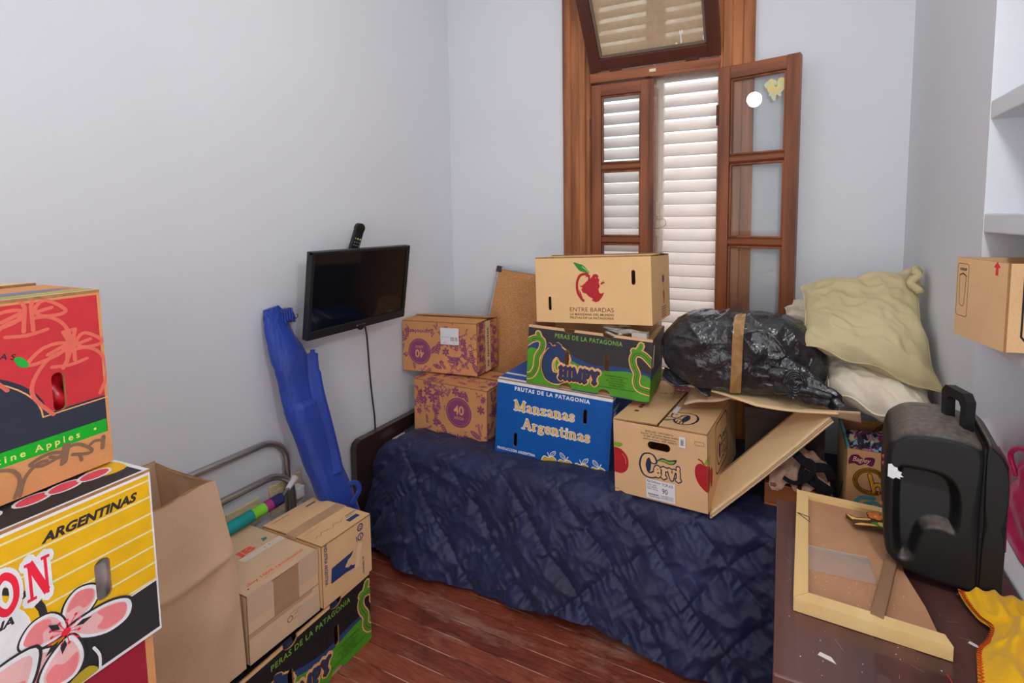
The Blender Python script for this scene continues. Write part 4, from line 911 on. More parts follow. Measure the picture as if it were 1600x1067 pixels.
ind = carton('carton', 'tan box printed Industria Argentina with torn navy mark, beside the blue bag', (-1.319, 1.024, .257), (-1.0, 1.4, 90), (.2, .285, .202), CARD, draws={'front': d_ind}, flapdraw={0: d_indtop, 1: lambda p: (p.put(rect(.02, .03, .06, .038), IB), p.put(rect(.12, .02, .18, .023), ink((120, 90, 66))))}, tape=(.118, .165, TAPE, 'x', .05), lift=(.5, 1.2))

# ------------------------------------------------------------------ things on and against the left wall
tv = thing('television', 'small black flat television on the left wall, tilted down, screen off', 'television', (LX+.13, 1.515, 1.048), (0, 8.6, 90))
# local x runs along the wall, local -y faces the room
b = MB(); w, h = .518, .342
b.box((-w/2, 0, 0), (w/2, .016, h), BLACKP); b.box((-w/2, -.014, 0), (w/2, .002, .034), BLACKP); b.box((-w/2, -.014, .034), (-w/2+.014, .002, h), BLACKP); b.box((w/2-.014, -.014, .034), (w/2, .002, h), BLACKP); b.box((-w/2, -.014, h-.013), (w/2, .002, h), BLACKP)
tv.rotation_euler = (0, 0, radians(90)); tv.rotation_euler = Euler((radians(8.6), 0, radians(90)), 'XYZ')
b.box((-.18, .016, .03), (.18, .045, .24), BLACKP); b.build('housing', tv, bevel=.003)
b = MB(); b.box((-w/2+.0145, -.006, .0345), (w/2-.0145, -.004, h-.0135), SCREEN); b.build('screen', tv)
b = MB(); b.grid(lambda u, v: Vector((-.03+.06*u, -.0135-.004*sin(pi*u)*sin(pi*v), .008-.018*sin(pi*u)*(1-v)+.012*v)), 14, 6, BLACKP)
pn = Panel(b, (-.028, -.0147, .008), (1, 0, 0), (0, 0, 1), .05, .012, .0003); pn.put(text('DAEWOO', .006, .002, .003, 'l', .03, width=.044), ink((170, 166, 162))); b.build('logo_badge', tv)
b = MB(); b.box((-.06, .045, .08), (.06, .06, .20), STEEL); b.box((-.02, .06, .10), (.02, .105, .18), STEEL); b.build('wall_bracket', tv)
rem = thing('remote_control', 'black remote control sticking up behind the top of the television', 'remote control', (-1.690, 1.535, 1.368), (8, 16, 90))
b = MB(); b.box((-.022, -.009, 0), (.022, .009, .105), BLACKP); b.tube([(0, -.009, .105), (0, .009, .105)], .022, BLACKP, 18); b.build('shell', rem, bevel=.004)
for i, m in enumerate([(60, 160, 70), (210, 180, 50), (190, 190, 190)]):
    b = MB(); b.ball((-.012+.012*i, -.0095, .058), (.004, .002, .004), ink(m), 8); b.build('button', rem)
for i in range(6):
    b = MB(); b.ball((-.012+.012*(i % 3), -.0095, .042-.013*(i//3)), (.0035, .0015, .003), ink((120, 120, 124)), 8); b.build('button', rem)
b = MB(); pts = catmull([(-1.66, 1.52, 1.10), (-1.70, 1.595, 1.052), (-1.755, 1.645, 1.02), (-1.772, 1.672, .95), (-1.773, 1.68, .8), (-1.773, 1.688, .68), (-1.773, 1.70, .55), (-1.773, 1.70, .40)], 8)
o = b; b.tube(pts, .0035, mat('dark_cable', (38, 36, 36), .5), 7); tag(b.build('power_cable', None), 'thin dark cable hanging down the wall from the television', 'cable')
# outlet plates
IV = mat('ivory_plastic', (226, 208, 166), .45, .4, var=.04); DKH = mat('socket_hole', (24, 22, 20), .7)
def outlet(y0, y1, z0, z1, label):
    r = thing('wall_outlet', label, 'wall outlet', (LX, (y0+y1)/2, z0), (0, 0, 90)); w = y1-y0; h = z1-z0
    b = MB(); b.box((-w/2, -.011, 0), (w/2, -.0005, h), IV); b.build('plate', r, bevel=.003)
    for sx in (-1, 1):
        b = MB(); cx = sx*w*.22; b.box((cx-w*.17, -.0135, h*.22), (cx+w*.17, -.011, h*.78), IV)
        for a, c in ((-.008, .01), (.008, .01), (0, -.012)):
            b.box((cx+a-.0025, -.0142, h*.5+c-.006), (cx+a+.0025, -.0134, h*.5+c+.006), DKH)
        b.build('socket', r, bevel=.001)
    return r
outlet(1.008, 1.128, .375, .468, 'ivory wall outlet with two sockets behind the small taped box')
outlet(1.168, 1.302, .365, .487, 'ivory wall outlet with a white plug in it, beside the blue bag')
pl = thing('plug', 'white plug pushed into the wall outlet nearer the blue bag', 'plug', (LX+.0145, 1.262, .43), (0, 0, 90))
b = MB(); b.box((-.018, -.045, -.024), (.018, 0, .022), WHITEP); b.build('plug_body', pl, bevel=.006)
# tubular folding bed frame leaning along the wall
fr = thing('tubular_frame', 'bent grey steel tube frame standing between the small boxes and the wall', 'metal frame', (-1.715, .9, 0))
def utube(ytop, ztop, r, x, yb):
    pts = [(x, yb, 0.01), (x, yb, ztop-.1)]; 
    pts = [(x, .0, .012), (x, .0, ztop-.12)]+[(x, .11-.11*cos(a), ztop-.12+.12*sin(a)) for a in [pi/2*i/8 for i in range(1, 9)]]+[(x, ytop-.10+.10*sin(a), ztop-.10+.10*cos(a)) for a in [pi/2*i/8 for i in range(9)]]+[(x, ytop, .012)]
    bb = MB(); bb.tube([Vector(p)-Vector((-1.715, .9, 0))+Vector((0, 0, 0)) if False else Vector((p[0]+1.715, p[1]-.9+yb, p[2])) for p in pts], r, STEEL, 12)
    return bb
utube(1.228-.45, .671, .0125, -1.752, .45).build('outer_tube', fr); utube(1.224-.45, .550, .0125, -1.722, .45).build('inner_tube', fr)
# striped roll with rod and white end
rl = thing('striped_roll', 'teal, lime, magenta and navy striped roll with thin rod behind the small boxes', 'roll', (-1.672, 1.0, .486))
p0, p1 = Vector((.0, -.06, .0)), Vector((.0, .145, .0)); n = 5
SEG = [('teal_stripe', (20, 130, 130), -.10, .035), ('lime_stripe', (122, 190, 56), .035, .08), ('magenta_stripe', (150, 50, 110), .08, .105), ('navy_stripe', (40, 40, 86), .105, .145)]
for nm, c, a, c1 in SEG:
    b = MB(); b.tube([(0, a, -.006-.03*(.145-a)), (0, c1-.0005, -.006-.03*(.145-c1))], .021, mat(nm, c, .6, var=.15), 14); b.build('stripe', rl)
b = MB(); b.tube([(0, .145, -.006), (-.02, .188, .004)], .0065, STEEL, 10); b.build('rod', rl)
b = MB(); b.tube([(-.02, .186, .004), (-.045, .235, .016)], [.009, .014], WHITEP, 12); b.build('end_cap', rl)
# blue fabric bag leaning on the wall
BLUEF = mat('royal_blue_nylon', (26, 54, 140), .5, .4, var=.3, vscale=4, bump=.12, bscale=45, sheen=.2)
bag = thing('fabric_bag', 'long royal blue drawstring bag leaning against the left wall', 'bag', (-1.52, 1.27, .30))
cen = catmull([(-1.745, 1.195, 1.178), (-1.735, 1.205, 1.12), (-1.715, 1.217, 1.03), (-1.69, 1.232, .95), (-1.655, 1.234, .81), (-1.615, 1.249, .66), (-1.575, 1.270, .52), (-1.53, 1.296, .36), (-1.50, 1.306, .25)], 9)
wid = [.026, .045, .060, .070, .064, .063, .062, .064, .060]
def bagfn(u, v):
    k = v*(len(cen)-1); i = min(len(cen)-2, int(k)); c = cen[i].lerp(cen[i+1], k-i); t = (cen[i+1]-cen[i]).normalized()
    wk = v*8; j = min(7, int(wk)); W_ = wid[j]+(wid[j+1]-wid[j])*(wk-j)
    a = 2*pi*u; sd = t.cross(Vector((1, 0, 0))).normalized(); nn = sd.cross(t)
    r = 1+.10*noise.noise((cos(a)*1.2, sin(a)*1.2, v*9))+.05*noise.noise((cos(a)*4, sin(a)*4, v*22+3*a))
    if v < .12: r *= 1+.16*sin(a*9+2*sin(v*60))*(1-v/.12)
    f = .52 if v < .5 else .72
    off = sd*cos(a)*W_*r+nn*sin(a)*W_*r*f
    q = c+off; q.x = max(q.x, LX+.004); return q-Vector((-1.52, 1.27, .30))
b = MB(); b.grid(bagfn, 72, 130, BLUEF, True, True)
top = [bagfn(i/72, 0) for i in range(72)]; b.add(top, [tuple(range(72))], BLUEF); bot = [bagfn(i/72, 1) for i in range(72)]; b.add(bot, [tuple(reversed(range(72)))], BLUEF)
b.build('sleeve', bag)
O_ = Vector((-1.52, 1.27, .30))
def ribbon(pts, w, nrm, m, name, thick=.003, parent=bag, O=O_):
    P = catmull(pts, 8); bb = MB(); W = w if hasattr(w, '__len__') else [w]*len(P)
    def f(u, v):
        k = int(round(v*(len(P)-1))); t = (P[min(k+1, len(P)-1)]-P[max(k-1, 0)]).normalized(); s_ = t.cross(Vector(nrm)).normalized()
        ww = W[min(len(W)-1, int(v*(len(W)-1)+.5))]
        return P[k]+s_*(u-.5)*ww-O
    bb.grid(f, 5, len(P), m); return bb.build(name, parent, solid=thick)
ribbon([(-1.655, 1.292, 1.005), (-1.650, 1.285, .96), (-1.625, 1.276, .86), (-1.592, 1.278, .74), (-1.555, 1.276, .62), (-1.53, 1.272, .54)], [.016, .04, .05, .05, .05, .05], (1, -.45, .2), BLUEF, 'side_flap', .004)
ribbon([(-1.535, 1.30, .475), (-1.515, 1.335, .478), (-1.505, 1.347, .462), (-1.50, 1.342, .438), (-1.495, 1.30, .41)], .018, (1, -.3, .2), BLUEF, 'carry_strap')
b = MB(); b.grid(lambda u, v: Vector((-1.725+.012*sin(u*31+v*3)+.01*v, 1.215+.05*u, 1.165-.045*v+.006*sin(u*25)))-O_, 40, 8, BLUEF); b.build('ruffle', bag, solid=.003)
b = MB(); b.tube([Vector((-1.70+.003*cos(a), 1.262+.008*sin(a), 1.137+.008*cos(a)))-O_ for a in [pi*1.5*i/10 for i in range(11)]], .0016, BLACKP, 6); b.build('drawstring', bag)
# cork board leaning on the back wall
cork = thing('cork_board', 'cork pin board with grey metal rim leaning on the back wall behind the cartons', 'pin board', (-1.43, 2.285, 1.245))
Rv = Vector((.995, 0, -.104)); Dv = Vector((-.10, -.245, -.964)); Dv = (Dv-Rv*Dv.dot(Rv)).normalized(); Nv = Rv.cross(Dv)*1
if Nv.y > 0: Nv = -Nv
CW, CH = .60, .70
KORK = mat('cork', (188, 140, 92), .9, .15, rgb2=(150, 102, 62), vscale=170, bump=.25, bscale=220)
ALU = mat('grey_aluminium', (158, 160, 162), .4, .5, var=.05, metal=.5)
def cb(u0, u1, d0, d1, n0, n1, m, bb):
    xf = Matrix((Rv, -Dv, Nv)).transposed().to_4x4(); bb.box((u0, -d1, n0), (u1, -d0, n1), m, xf)
b = MB(); cb(.012, CW-.012, .012, CH-.012, -.008, .006, KORK, b); b.build('cork_panel', cork)
for a in ((0, CW, 0, .014), (0, CW, CH-.014, CH), (0, .014, .014, CH-.014), (CW-.014, CW, .014, CH-.014)):
    b = MB(); cb(*a, -.009, .010, ALU, b); b.build('rim', cork, bevel=.002)
b = MB(); cb(-.003, .03, -.003, .03, -.010, .012, mat('dark_corner_cap', (52, 50, 48), .5), b); b.build('corner_cap', cork, bevel=.003)

# ------------------------------------------------------------------ clutter on the right half of the bed
# flattened carton carrying the bundle
PAL = CARDP
def board(pts, th, m, o=Vector((0, 0, 0)), bb=None, m2=None):
    P = [Vector(p) for p in pts]; n = (P[1]-P[0]).cross(P[2]-P[0]).normalized(); bb = bb or MB(); bb.prism([p-o for p in P], n, th, m, None, False, m2); return bb
fl = thing('flattened_carton', 'flattened tan carton lying level under the black plastic bundle', 'cardboard', (-.05, 1.85, .86))
O = Vector((-.05, 1.85, .86))
b = MB()
def sheetfn(u, v):
    L0, L1 = Vector((-.348, 1.87, .862)), Vector((-.303, 1.975, .866)); M0, M1 = Vector((-.075, 1.745, .866)), Vector((-.02, 1.975, .870)); R0, R1 = Vector((.17, 1.70, .886)), Vector((.21, 1.95, .872))
    a = (L0*(1-u)*(1-u)+M0*2*u*(1-u)+R0*u*u) if False else (L0.lerp(M0, u*2) if u < .5 else M0.lerp(R0, u*2-1)); c = (L1.lerp(M1, u*2) if u < .5 else M1.lerp(R1, u*2-1))
    p = a.lerp(c, v); p.z += .006*sin(u*7)*(1-v)-.004; return p-O
b.grid(sheetfn, 41, 12, PAL, True); b.build('top_sheet', fl, solid=.005)
b = MB(); b.grid(lambda u, v: Vector((-.325+.20*u, 1.80+.02*u+.17*v, .805+.052*u+.02*v+.004*sin(u*8)))-O, 16, 8, CARDG); b.build('flap', fl, solid=.004)
b = MB(); b.grid(lambda u, v: (Vector((.07, 1.735, .874)).lerp(Vector((.235, 1.715, .862)), u)*(1-v)+Vector((.07, 1.735, .874)).lerp(Vector((.228, 1.69, .905)), u)*v+Vector((0, 0, .018*sin(pi*u)*v*0)))-O, 14, 6, CARDG); b.build('flap', fl, solid=.005)
b = MB(); b.box(Vector((-.25, 1.85, .866))-O, Vector((-.225, 1.868, .8685))-O, ink((130, 124, 116))); b.build('tape_scrap', fl)
# slanted folded carton
sl = thing('folded_carton', 'folded double-thick carton leaning from the Cervi carton up to the level sheet', 'cardboard', (-.2, 1.7, .487))
O = Vector((-.2, 1.7, .487))
A0, A1 = Vector((-.205, 1.655, .487)), Vector((.152, 1.725, .862)); back = Vector((-.035, .17, .012))
for k, (m, off, c0) in enumerate(((PAL, 0, 0), (CARDG, .006, .008), (PAL, .012, .004))):
    n = (A1-A0).cross(back).normalized(); n = n if n.z > 0 else -n
    b = MB(); a0 = A0-n*off*.0+Vector((0, 0, -off)); a1 = A1+Vector((.004*k, 0, -off))
    def f(u, v, a0=a0, a1=a1, c0=c0):
        p = a0.lerp(a1, u)+back*v*(1-c0); p.z += -.004*sin(pi*u)*(1-v)+.002*noise.noise((u*6, v*4, k)); return p-O
    b.grid(f, 30, 14, m); b.build('cardboard_layer', sl, solid=.0045)
db = thing('shade_filler_box', 'added dark lidded box standing in for shade behind the leaning carton', 'box', (.02, 2.1, .487)); DBM = mat('shade_filler_brown', (64, 54, 50), .8)  # added box, its dark colour stands in for shade; also props the floral carton
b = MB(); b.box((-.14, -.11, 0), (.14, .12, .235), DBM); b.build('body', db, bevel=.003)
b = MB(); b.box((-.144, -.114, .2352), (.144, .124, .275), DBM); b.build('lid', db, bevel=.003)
b = MB(); b.grid(lambda u, v: A0.lerp(A1, .03+.94*u)+back*1.01+Vector((-.02*v, .07*v, -.16*v*(.2+.8*u)))-Vector((-.2, 1.7, .487)), 12, 6, CARDG); b.build('folded_flap', sl, solid=.004)
# wooden tray with cloth and black straps below it
tr = thing('wooden_tray', 'orange-brown wooden tray on the bed under the leaning carton', 'tray', (.06, 1.86, .487))
TW = wood('orange_varnished_wood', (156, 92, 48), (120, 62, 28), 'x', 9, .4, .3)
b = MB(); b.box((-.10, -.07, 0), (.112, .17, .012), TW); b.box((-.10, -.07, .012), (.112, -.055, .085), TW); b.box((-.10, .155, .012), (.112, .17, .085), TW); b.box((-.10, -.055, .012), (-.085, .155, .085), TW); b.box((.097, -.055, .012), (.112, .155, .085), TW); b.build('tray_body', tr, bevel=.003)
b = MB(); b.tube([(.085, -.075, .045), (.085, -.069, .045)], .008, STEEL, 10); b.build('knob', tr)
CLO = mat('dusty_pink_cloth', (196, 160, 140), .9, var=.2, vscale=14)
b = MB()
def clf(u, v):
    x = -.085+.19*u; y = -.075+.22*v; z = .092+.085*sin(pi*min(1, v*1.1))*(.35+.65*sin(pi*u))+.016*noise.noise((u*6, v*7, 2))+.010*(1-abs(noise.noise((u*11, v*9, 5)))*2)
    if v < .15: z -= (.15-v)*.12*(1+sin(u*14))
    return Vector((x+.06, y+1.86, z+.487))-Vector((.06, 1.86, .575))
b.grid(clf, 46, 36, CLO); cl = b.build('crumpled_cloth', None, solid=.003); cl.location = (.06, 1.86, .575); tag(cl, 'crumpled dusty pink cloth heaped on the wooden tray under the leaning carton', 'cloth')
st = thing('black_strap', 'tangle of black straps in front of the cloth on the wooden tray', 'strap', (.10, 1.80, .56)); O = Vector((.10, 1.80, .56)); BS = mat('black_webbing', (22, 22, 24), .8)
for pts, w in (([(.02, 1.775, .61), (.055, 1.77, .60), (.10, 1.765, .63), (.115, 1.775, .67), (.09, 1.785, .68), (.075, 1.78, .64), (.07, 1.772, .575)], .014), ([(.05, 1.79, .70), (.10, 1.78, .665), (.15, 1.79, .66), (.17, 1.80, .62)], .03), ([(.115, 1.772, .64), (.13, 1.768, .60), (.12, 1.765, .56), (.15, 1.77, .53), (.165, 1.775, .56)], .012), ([(.08, 1.785, .63), (.14, 1.775, .60), (.168, 1.785, .58)], .035)):
    ribbon(pts, w, (.1, -1, .35), BS, 'webbing', .003, st, O)
# black plastic bundle with packing tape
PLB = mat('black_bin_liner', (34, 34, 37), .17, .65, var=.1, bump=.8, bscale=30)
bun = thing('plastic_bundle', 'bulging bundle wrapped in black bin liner with tape strip, below the window', 'bundle', (-.13, 1.84, .88))
O = Vector((-.13, 1.84, .88))
def bunfn(u, v, grow=0):
    # v along the length (-1..1), u around
    N3 = noise.noise; L = -1+2*v; a = 2*pi*u
    xc = -.138+.292*L; end = max(0, 1-abs(L)**3.6)**.5
    hz = (.138 if L > -.25 else .138-.035*((-L-.25)/.75)**1.5)*end+.003; zc = 1.010-.010*L-.012*L*L; hy = .102*end+.003
    ca, sa = cos(a), sin(a); ex = .62
    y = 1.878+hy*(abs(ca)**ex)*(1 if ca > 0 else -1); z = zc+hz*(abs(sa)**ex)*(1 if sa > 0 else -1)
    q = Vector((xc, y, z)); n = Vector((0, ca, sa)); w = Vector((xc+.05*N3(q*6), y, z+.05*N3(q*6+Vector((7, 0, 0)))))
    r1 = 1-2.4*abs(N3(Vector((w.x*5+w.z*6, w.y*4, w.z*7-w.x*3)))); r2 = 1-2.4*abs(N3(Vector((w.x*9-w.z*14, w.y*7, w.z*9+w.x*8))+Vector((3, 1, 8))))
    r3 = 1-2.4*abs(N3(w*24))
    d = .012*N3(q*4)+.010*max(-.6, r1)*abs(r1)+.006*max(-.5, r2)*abs(r2)+.0016*r3
    p = q+n*(d*end+grow)
    p.z = max(p.z, .878+.02*max(0, L)); return p-O
b = MB(); b.grid(bunfn, 220, 260, PLB, True, True); b.build('wrapped_body', bun)
b = MB()
def tapefn(u, v):
    a = .99-.58*v   # from top down the front
    uu = (.30+.44*v) % 1
    return bunfn(uu, .466+.062*u-.012*v+.012*(1-v), .0025)
b.grid(tapefn, 18, 90, mat('shiny_brown_tape', (150, 112, 66), .22, .6, var=.25, vscale=30, bump=.2, bscale=60)); b.build('tape', bun)
b = MB()  # gathered twisted corner
def rollfn(u, v):
    a = 2*pi*u; r = (.058*(1-.55*v))*(1+.18*sin(a*5+v*9)+.12*noise.noise((cos(a)*2, sin(a)*2, v*5)))
    c = Vector((.02, 1.765, .965)).lerp(Vector((.165, 1.72, .915)), v); return c+Vector((.25*r*cos(a)*.4, .35*r*cos(a), r*sin(a)*1.0+0))*1.0+Vector((r*cos(a)*.75, 0, 0))-O
b.grid(rollfn, 60, 40, PLB, True, True); b.add([rollfn(i/60, 0) for i in range(60)], [tuple(range(60))], PLB)
for k in range(5):
    b.tube([Vector((.045+(.040-.007*k)*cos(t)*.8, 1.712+.004*k, .960+(.045-.008*k)*sin(t)))-O for t in [.4*k+pi*1.5*i/22 for i in range(23)]], .006, PLB, 8)
b.build('gathered_corner', bun)
b = MB(); b.grid(lambda u, v: Vector((-.41+.18*u, 1.80+.05*v-.01*sin(u*9), .905-.03*u+.02*v-.025*(1-v)*abs(sin(u*5))))-O, 24, 10, PLB); b.build('loose_edge', bun, solid=.003)
# pillows
def pillow(name, label, BL, BR, TR, TL, T, m, seed, wr=.01, seam=True, floorz=None):
    BL, BR, TR, TL = map(Vector, (BL, BR, TR, TL)); cen = (BL+BR+TR+TL)/4; N0 = (BR-BL).cross(TL-BL).normalized()
    r = thing(name, label, 'pillow', cen)
    def f(u, v, sg):
        a, c = 2*u-1, 2*v-1
        pu = u+.0; bow = .05
        p = (BL*(1-u)+BR*u)*(1-v)+(TL*(1-u)+TR*u)*v
        p += (cen-p)*bow*((1-a*a)*(abs(c)**4)+(1-c*c)*(abs(a)**4))*1.1
        prof = max(0, (1-abs(a)**2.6))**.55*max(0, (1-abs(c)**2.6))**.55
        w = wr*noise.noise((a*2.2+seed, c*2.2, seed))+wr*.6*(1-2*abs(noise.noise((a*3.1+c*1.5, c*5+seed, 1.7))))+wr*.3*noise.noise((a*9, c*9, seed))
        edge = (1-prof)
        q = p+N0*sg*(T*prof+w*(.3+prof))+N0*.012*edge*sin(a*7+c*9+seed)
        q.x = min(q.x, RX-.004); q.y = min(q.y, BY-.004)
        return q-cen
    b = MB(); b.grid(lambda u, v: f(u, v, 1), 70, 60, m); b.grid(lambda u, v: f(1-u, v, -1), 70, 60, m); b.build('pillow_body', r)
    if seam:
        bb = MB(); ed = [f(i/30, 0, 0) for i in range(30)]+[f(1, i/30, 0) for i in range(30)]+[f(1-i/30, 1, 0) for i in range(30)]+[f(0, 1-i/30, 0) for i in range(30)]
        bb.tube(ed, .0032, m, 6, True); bb.build('piping', r)
    return r
KHAKI = mat('khaki_linen', (186, 174, 138), .9, .2, rgb2=(168, 154, 116), vscale=4, bump=.12, bscale=140, sheen=.1)
CREAM = mat('cream_cotton', (206, 196, 176), .9, .2, var=.08, vscale=4, bump=.08, bscale=120, sheen=.1)
pk = pillow('pillow', 'khaki linen pillow slumped on top in the right corner', (.070, 1.80, 1.072), (.431, 1.70, .985), (.415, 2.06, 1.318), (.066, 2.06, 1.245), .055, KHAKI, 3.3, .014)
b = MB(); b.grid(lambda u, v: Vector((.395+.03*u+.010*sin(v*9), 1.965-.02*v+.05*u, 1.325-.075*v+.012*sin(u*3))) - pk.location, 12, 20, KHAKI); b.tube([Vector((.40+.012*sin(i*.9), 1.955-.004*i, 1.32-.0075*i))-pk.location for i in range(10)], .010, KHAKI, 8); b.build('twisted_corner', pk, solid=.006)
pillow('pillow', 'cream pillow wedged underneath the khaki pillow', (.15, 1.80, .925), (.41, 1.61, .875), (.438, 1.92, .99), (.135, 2.02, 1.0), .065, CREAM, 8.1, .010)
pillow('pillow', 'cream pillow showing only its corner between the khaki pillow and the open sash', (.02, 2.19, 1.06), (.38, 2.10, 1.00), (.42, 2.27, 1.22), (.0, 2.27, 1.135), .05, CREAM, 5.1, .008)
# snack carton full of clothes
MRN = ink((92, 26, 56)); YG = ink((214, 160, 30)); TEA = ink((70, 140, 140)); PKC = ink((188, 142, 98))
def chlogo(p, x, y, s):
    f = lambda q: [(x+a*s, y+c*s) for a, c in q]
    big = [(1.02, .78), (.86, .96), (.5, 1.0), (.16, .82), (.0, .45), (.16, .1), (.5, -.04), (.9, .02)]; hh = [(.56, .78), (.66, .4), (.74, .06)]; h2 = [(.72, .28), (.86, .40), (1.02, .32), (1.08, .06)]
    for w, m in ((.20, MRN), (.13, YG)):
        p.put(stroke(f(big), w*s, smooth=5)+stroke(f(hh), w*s, smooth=4)+stroke(f(h2), w*s, smooth=4), m)
def d_bag(p):
    p.put(blob([(.010, .250), (.03, .256), (.042, .247), (.06, .253), (.077, .250), (.070, .224), (.05, .229), (.035, .221), (.02, .226), (.004, .222)], 3), MRN); p.put(text('Bagley', .016, .0155, .2335, 'l', .01, shear=.3, width=.05), ink((206, 170, 140)))
    chlogo(p, .024, .139, .072); p.put(stroke([(.03, .10), (.045, .116), (.078, .12)], .013, smooth=4), TEA); p.put(stroke([(.055, .098), (.08, .106), (.105, .098)], .012, smooth=4), TEA); p.put(stroke([(.12, .2), (.2, .14)], .014), YG); p.put(stroke([(.13, .14), (.16, .19), (.19, .2)], .014, smooth=3), YG)
bg = carton('printed_carton', 'open Bagley snack carton packed with patterned clothes beside the black case', (.206, 1.76, .484), (0, 0, 0), (.228, .28, .272), PKC, inner=CARDO,
       draws={'front': d_bag, 'left': lambda p: (p.put(rect(0, 0, p.w, p.h), ink((196, 176, 132))), p.put(stroke([(.22, .1), (.26, .13), (.24, .15), (.262, .17)], .008, smooth=3), YG), p.put(stroke([(.1, .02), (.2, .12)], .02), TEA))}, flaps='open')
b = MB(); b.box((-.001, .004, .262), (.0065, .276, .277), TEA); b.build('teal_tape', bg)
b = MB(); pn = Panel(b, (.006, .2745, .005), (1, 0, 0), (0, 0, 1), .21, .265, .0005); chlogo(pn, .115, .19, .07); b.build('inside_print', bg)
FL = bpy.data.materials.new('floral_cloth'); FL.use_nodes = True; nt = FL.node_tree; vo = nt.nodes.new('ShaderNodeTexVoronoi'); vo.inputs['Scale'].default_value = 55; rp = nt.nodes.new('ShaderNodeValToRGB'); rp.color_ramp.interpolation = 'CONSTANT'
tcn = nt.nodes.new('ShaderNodeTexCoord'); nz = nt.nodes.new('ShaderNodeTexNoise'); nz.inputs['Scale'].default_value = 25; mxv = nt.nodes.new('ShaderNodeMix'); mxv.data_type = 'VECTOR'; mxv.inputs[0].default_value = .06
nt.links.new(tcn.outputs['Object'], nz.inputs[0]); nt.links.new(tcn.outputs['Object'], mxv.inputs[4]); nt.links.new(nz.outputs['Color'], mxv.inputs[5]); nt.links.new(mxv.outputs[1], vo.inputs['Vector'])
el = rp.color_ramp.elements; el[0].position = 0; el[0].color = C((58, 60, 76)); el[1].position = .3; el[1].color = C((196, 138, 158))
for q, c in ((.48, (150, 176, 196)), (.62, (44, 42, 58)), (.78, (208, 200, 170)), (.9, (170, 60, 110))): e_ = el.new(q); e_.color = C(c)
spx = nt.nodes.new('ShaderNodeSeparateColor'); nt.links.new(vo.outputs['Color'], spx.inputs[0]); nt.links.new(spx.outputs[0], rp.inputs[0]); nt.links.new(rp.outputs[0], nt.nodes['Principled BSDF'].inputs['Base Color']); nt.nodes['Principled BSDF'].inputs['Roughness'].default_value = .85
b = MB()
b.grid(lambda u, v: Vector((.010+.208*u, .010+.256*v, .205+.045*sin(pi*u)**.6*sin(pi*v)**.6+.016*(1-2*abs(noise.noise((u*5, v*6, 3))))+.010*(1-2*abs(noise.noise((u*11, v*12, 7)))))), 70, 70, FL)
b.grid(lambda u, v: Vector((.012+.204*u, .012+.252*v, .19-.19*(1-(2*u-1)**8)*(1-(2*v-1)**8)+.008)), 12, 12, FL)
cl = b.build('patterned_clothes', None); cl.location = (.206, 1.76, .484); tag(cl, 'heap of pink, blue and navy patterned clothes in the Bagley carton', 'clothes')
PKF = mat('hot_pink_cloth', (190, 40, 100), .8, var=.2)
b = MB(); b.grid(lambda u, v: Vector((.05*cos(2*pi*u)*sin(pi*v)*(1+.3*sin(6*u*pi)), .035*sin(2*pi*u)*sin(pi*v), .02*cos(pi*v)+.008*sin(11*u))), 26, 14, PKF, True, True); o = b.build('pink_cloth', None); o.location = (.365, 1.86, .765); tag(o, 'small hot pink cloth on top of the patterned clothes', 'cloth')

# ------------------------------------------------------------------ dark cabinet in front and what lies on it
cab = thing('cabinet', 'dark mahogany low cabinet at the right front with worn top', 'cabinet', (.22, 1.1, 0))
b = MB(); b.box((-.218, -.28, .728), (.222, .272, .75), DESKW); b.build('top', cab, bevel=.003)
b = MB(); D2 = wood('mahogany_side', (92, 44, 36), (56, 26, 24), 'z', 9, .35, .4)
b.box((-.208, -.27, .0), (-.19, .266, .728), D2); b.box((.196, -.27, .0), (.214, .266, .728), D2); b.box((-.19, .25, .0), (.196, .266, .728), D2); b.box((-.19, -.255, .06), (.196, .25, .078), D2); b.build('carcass', cab)
for sx in (-1, 1):
    b = MB(); x0, x1 = (-.188, .002) if sx < 0 else (.005, .194); b.box((x0, -.272, .08), (x1, -.256, .56), D2); d = b.build('door', cab, bevel=.003)
    b = MB(); b.ball((x1-.02 if sx < 0 else x0+.02, -.283, .36), .011, STEEL); b.build('knob', d)
b = MB(); b.box((-.188, -.274, .575), (.194, -.256, .722), D2); d = b.build('drawer', cab, bevel=.003); b = MB(); b.ball((.0, -.286, .65), .012, STEEL); b.build('knob', d)
b = MB(); pn = Panel(b, (-.21, -.27, .7502), (1, 0, 0), (0, 1, 0), .42, .53, .0003); pw_ = ink((196, 188, 184))
pn.put(poly([(.062, .058), (.09, .05), (.083, .062), (.066, .066)]), pw_); pn.put(poly([(.305, .19), (.328, .178), (.326, .186), (.31, .196)]), pw_)
rng = random.Random(2)
for k in range(90): pn.put(ell(rng.uniform(.01, .38), rng.uniform(.0, .5), rng.uniform(.0004, .0013), n=6), pw_)
for k in range(14):
    x, y = rng.uniform(.02, .3), rng.uniform(.02, .3); a = rng.uniform(0, 3.1); l = rng.uniform(.008, .03); pn.put(stroke([(x, y), (x+l*cos(a), y+l*sin(a))], .0006), ink((150, 124, 116)))
b.build('paint_chips', cab)['kind'] = 'stuff'
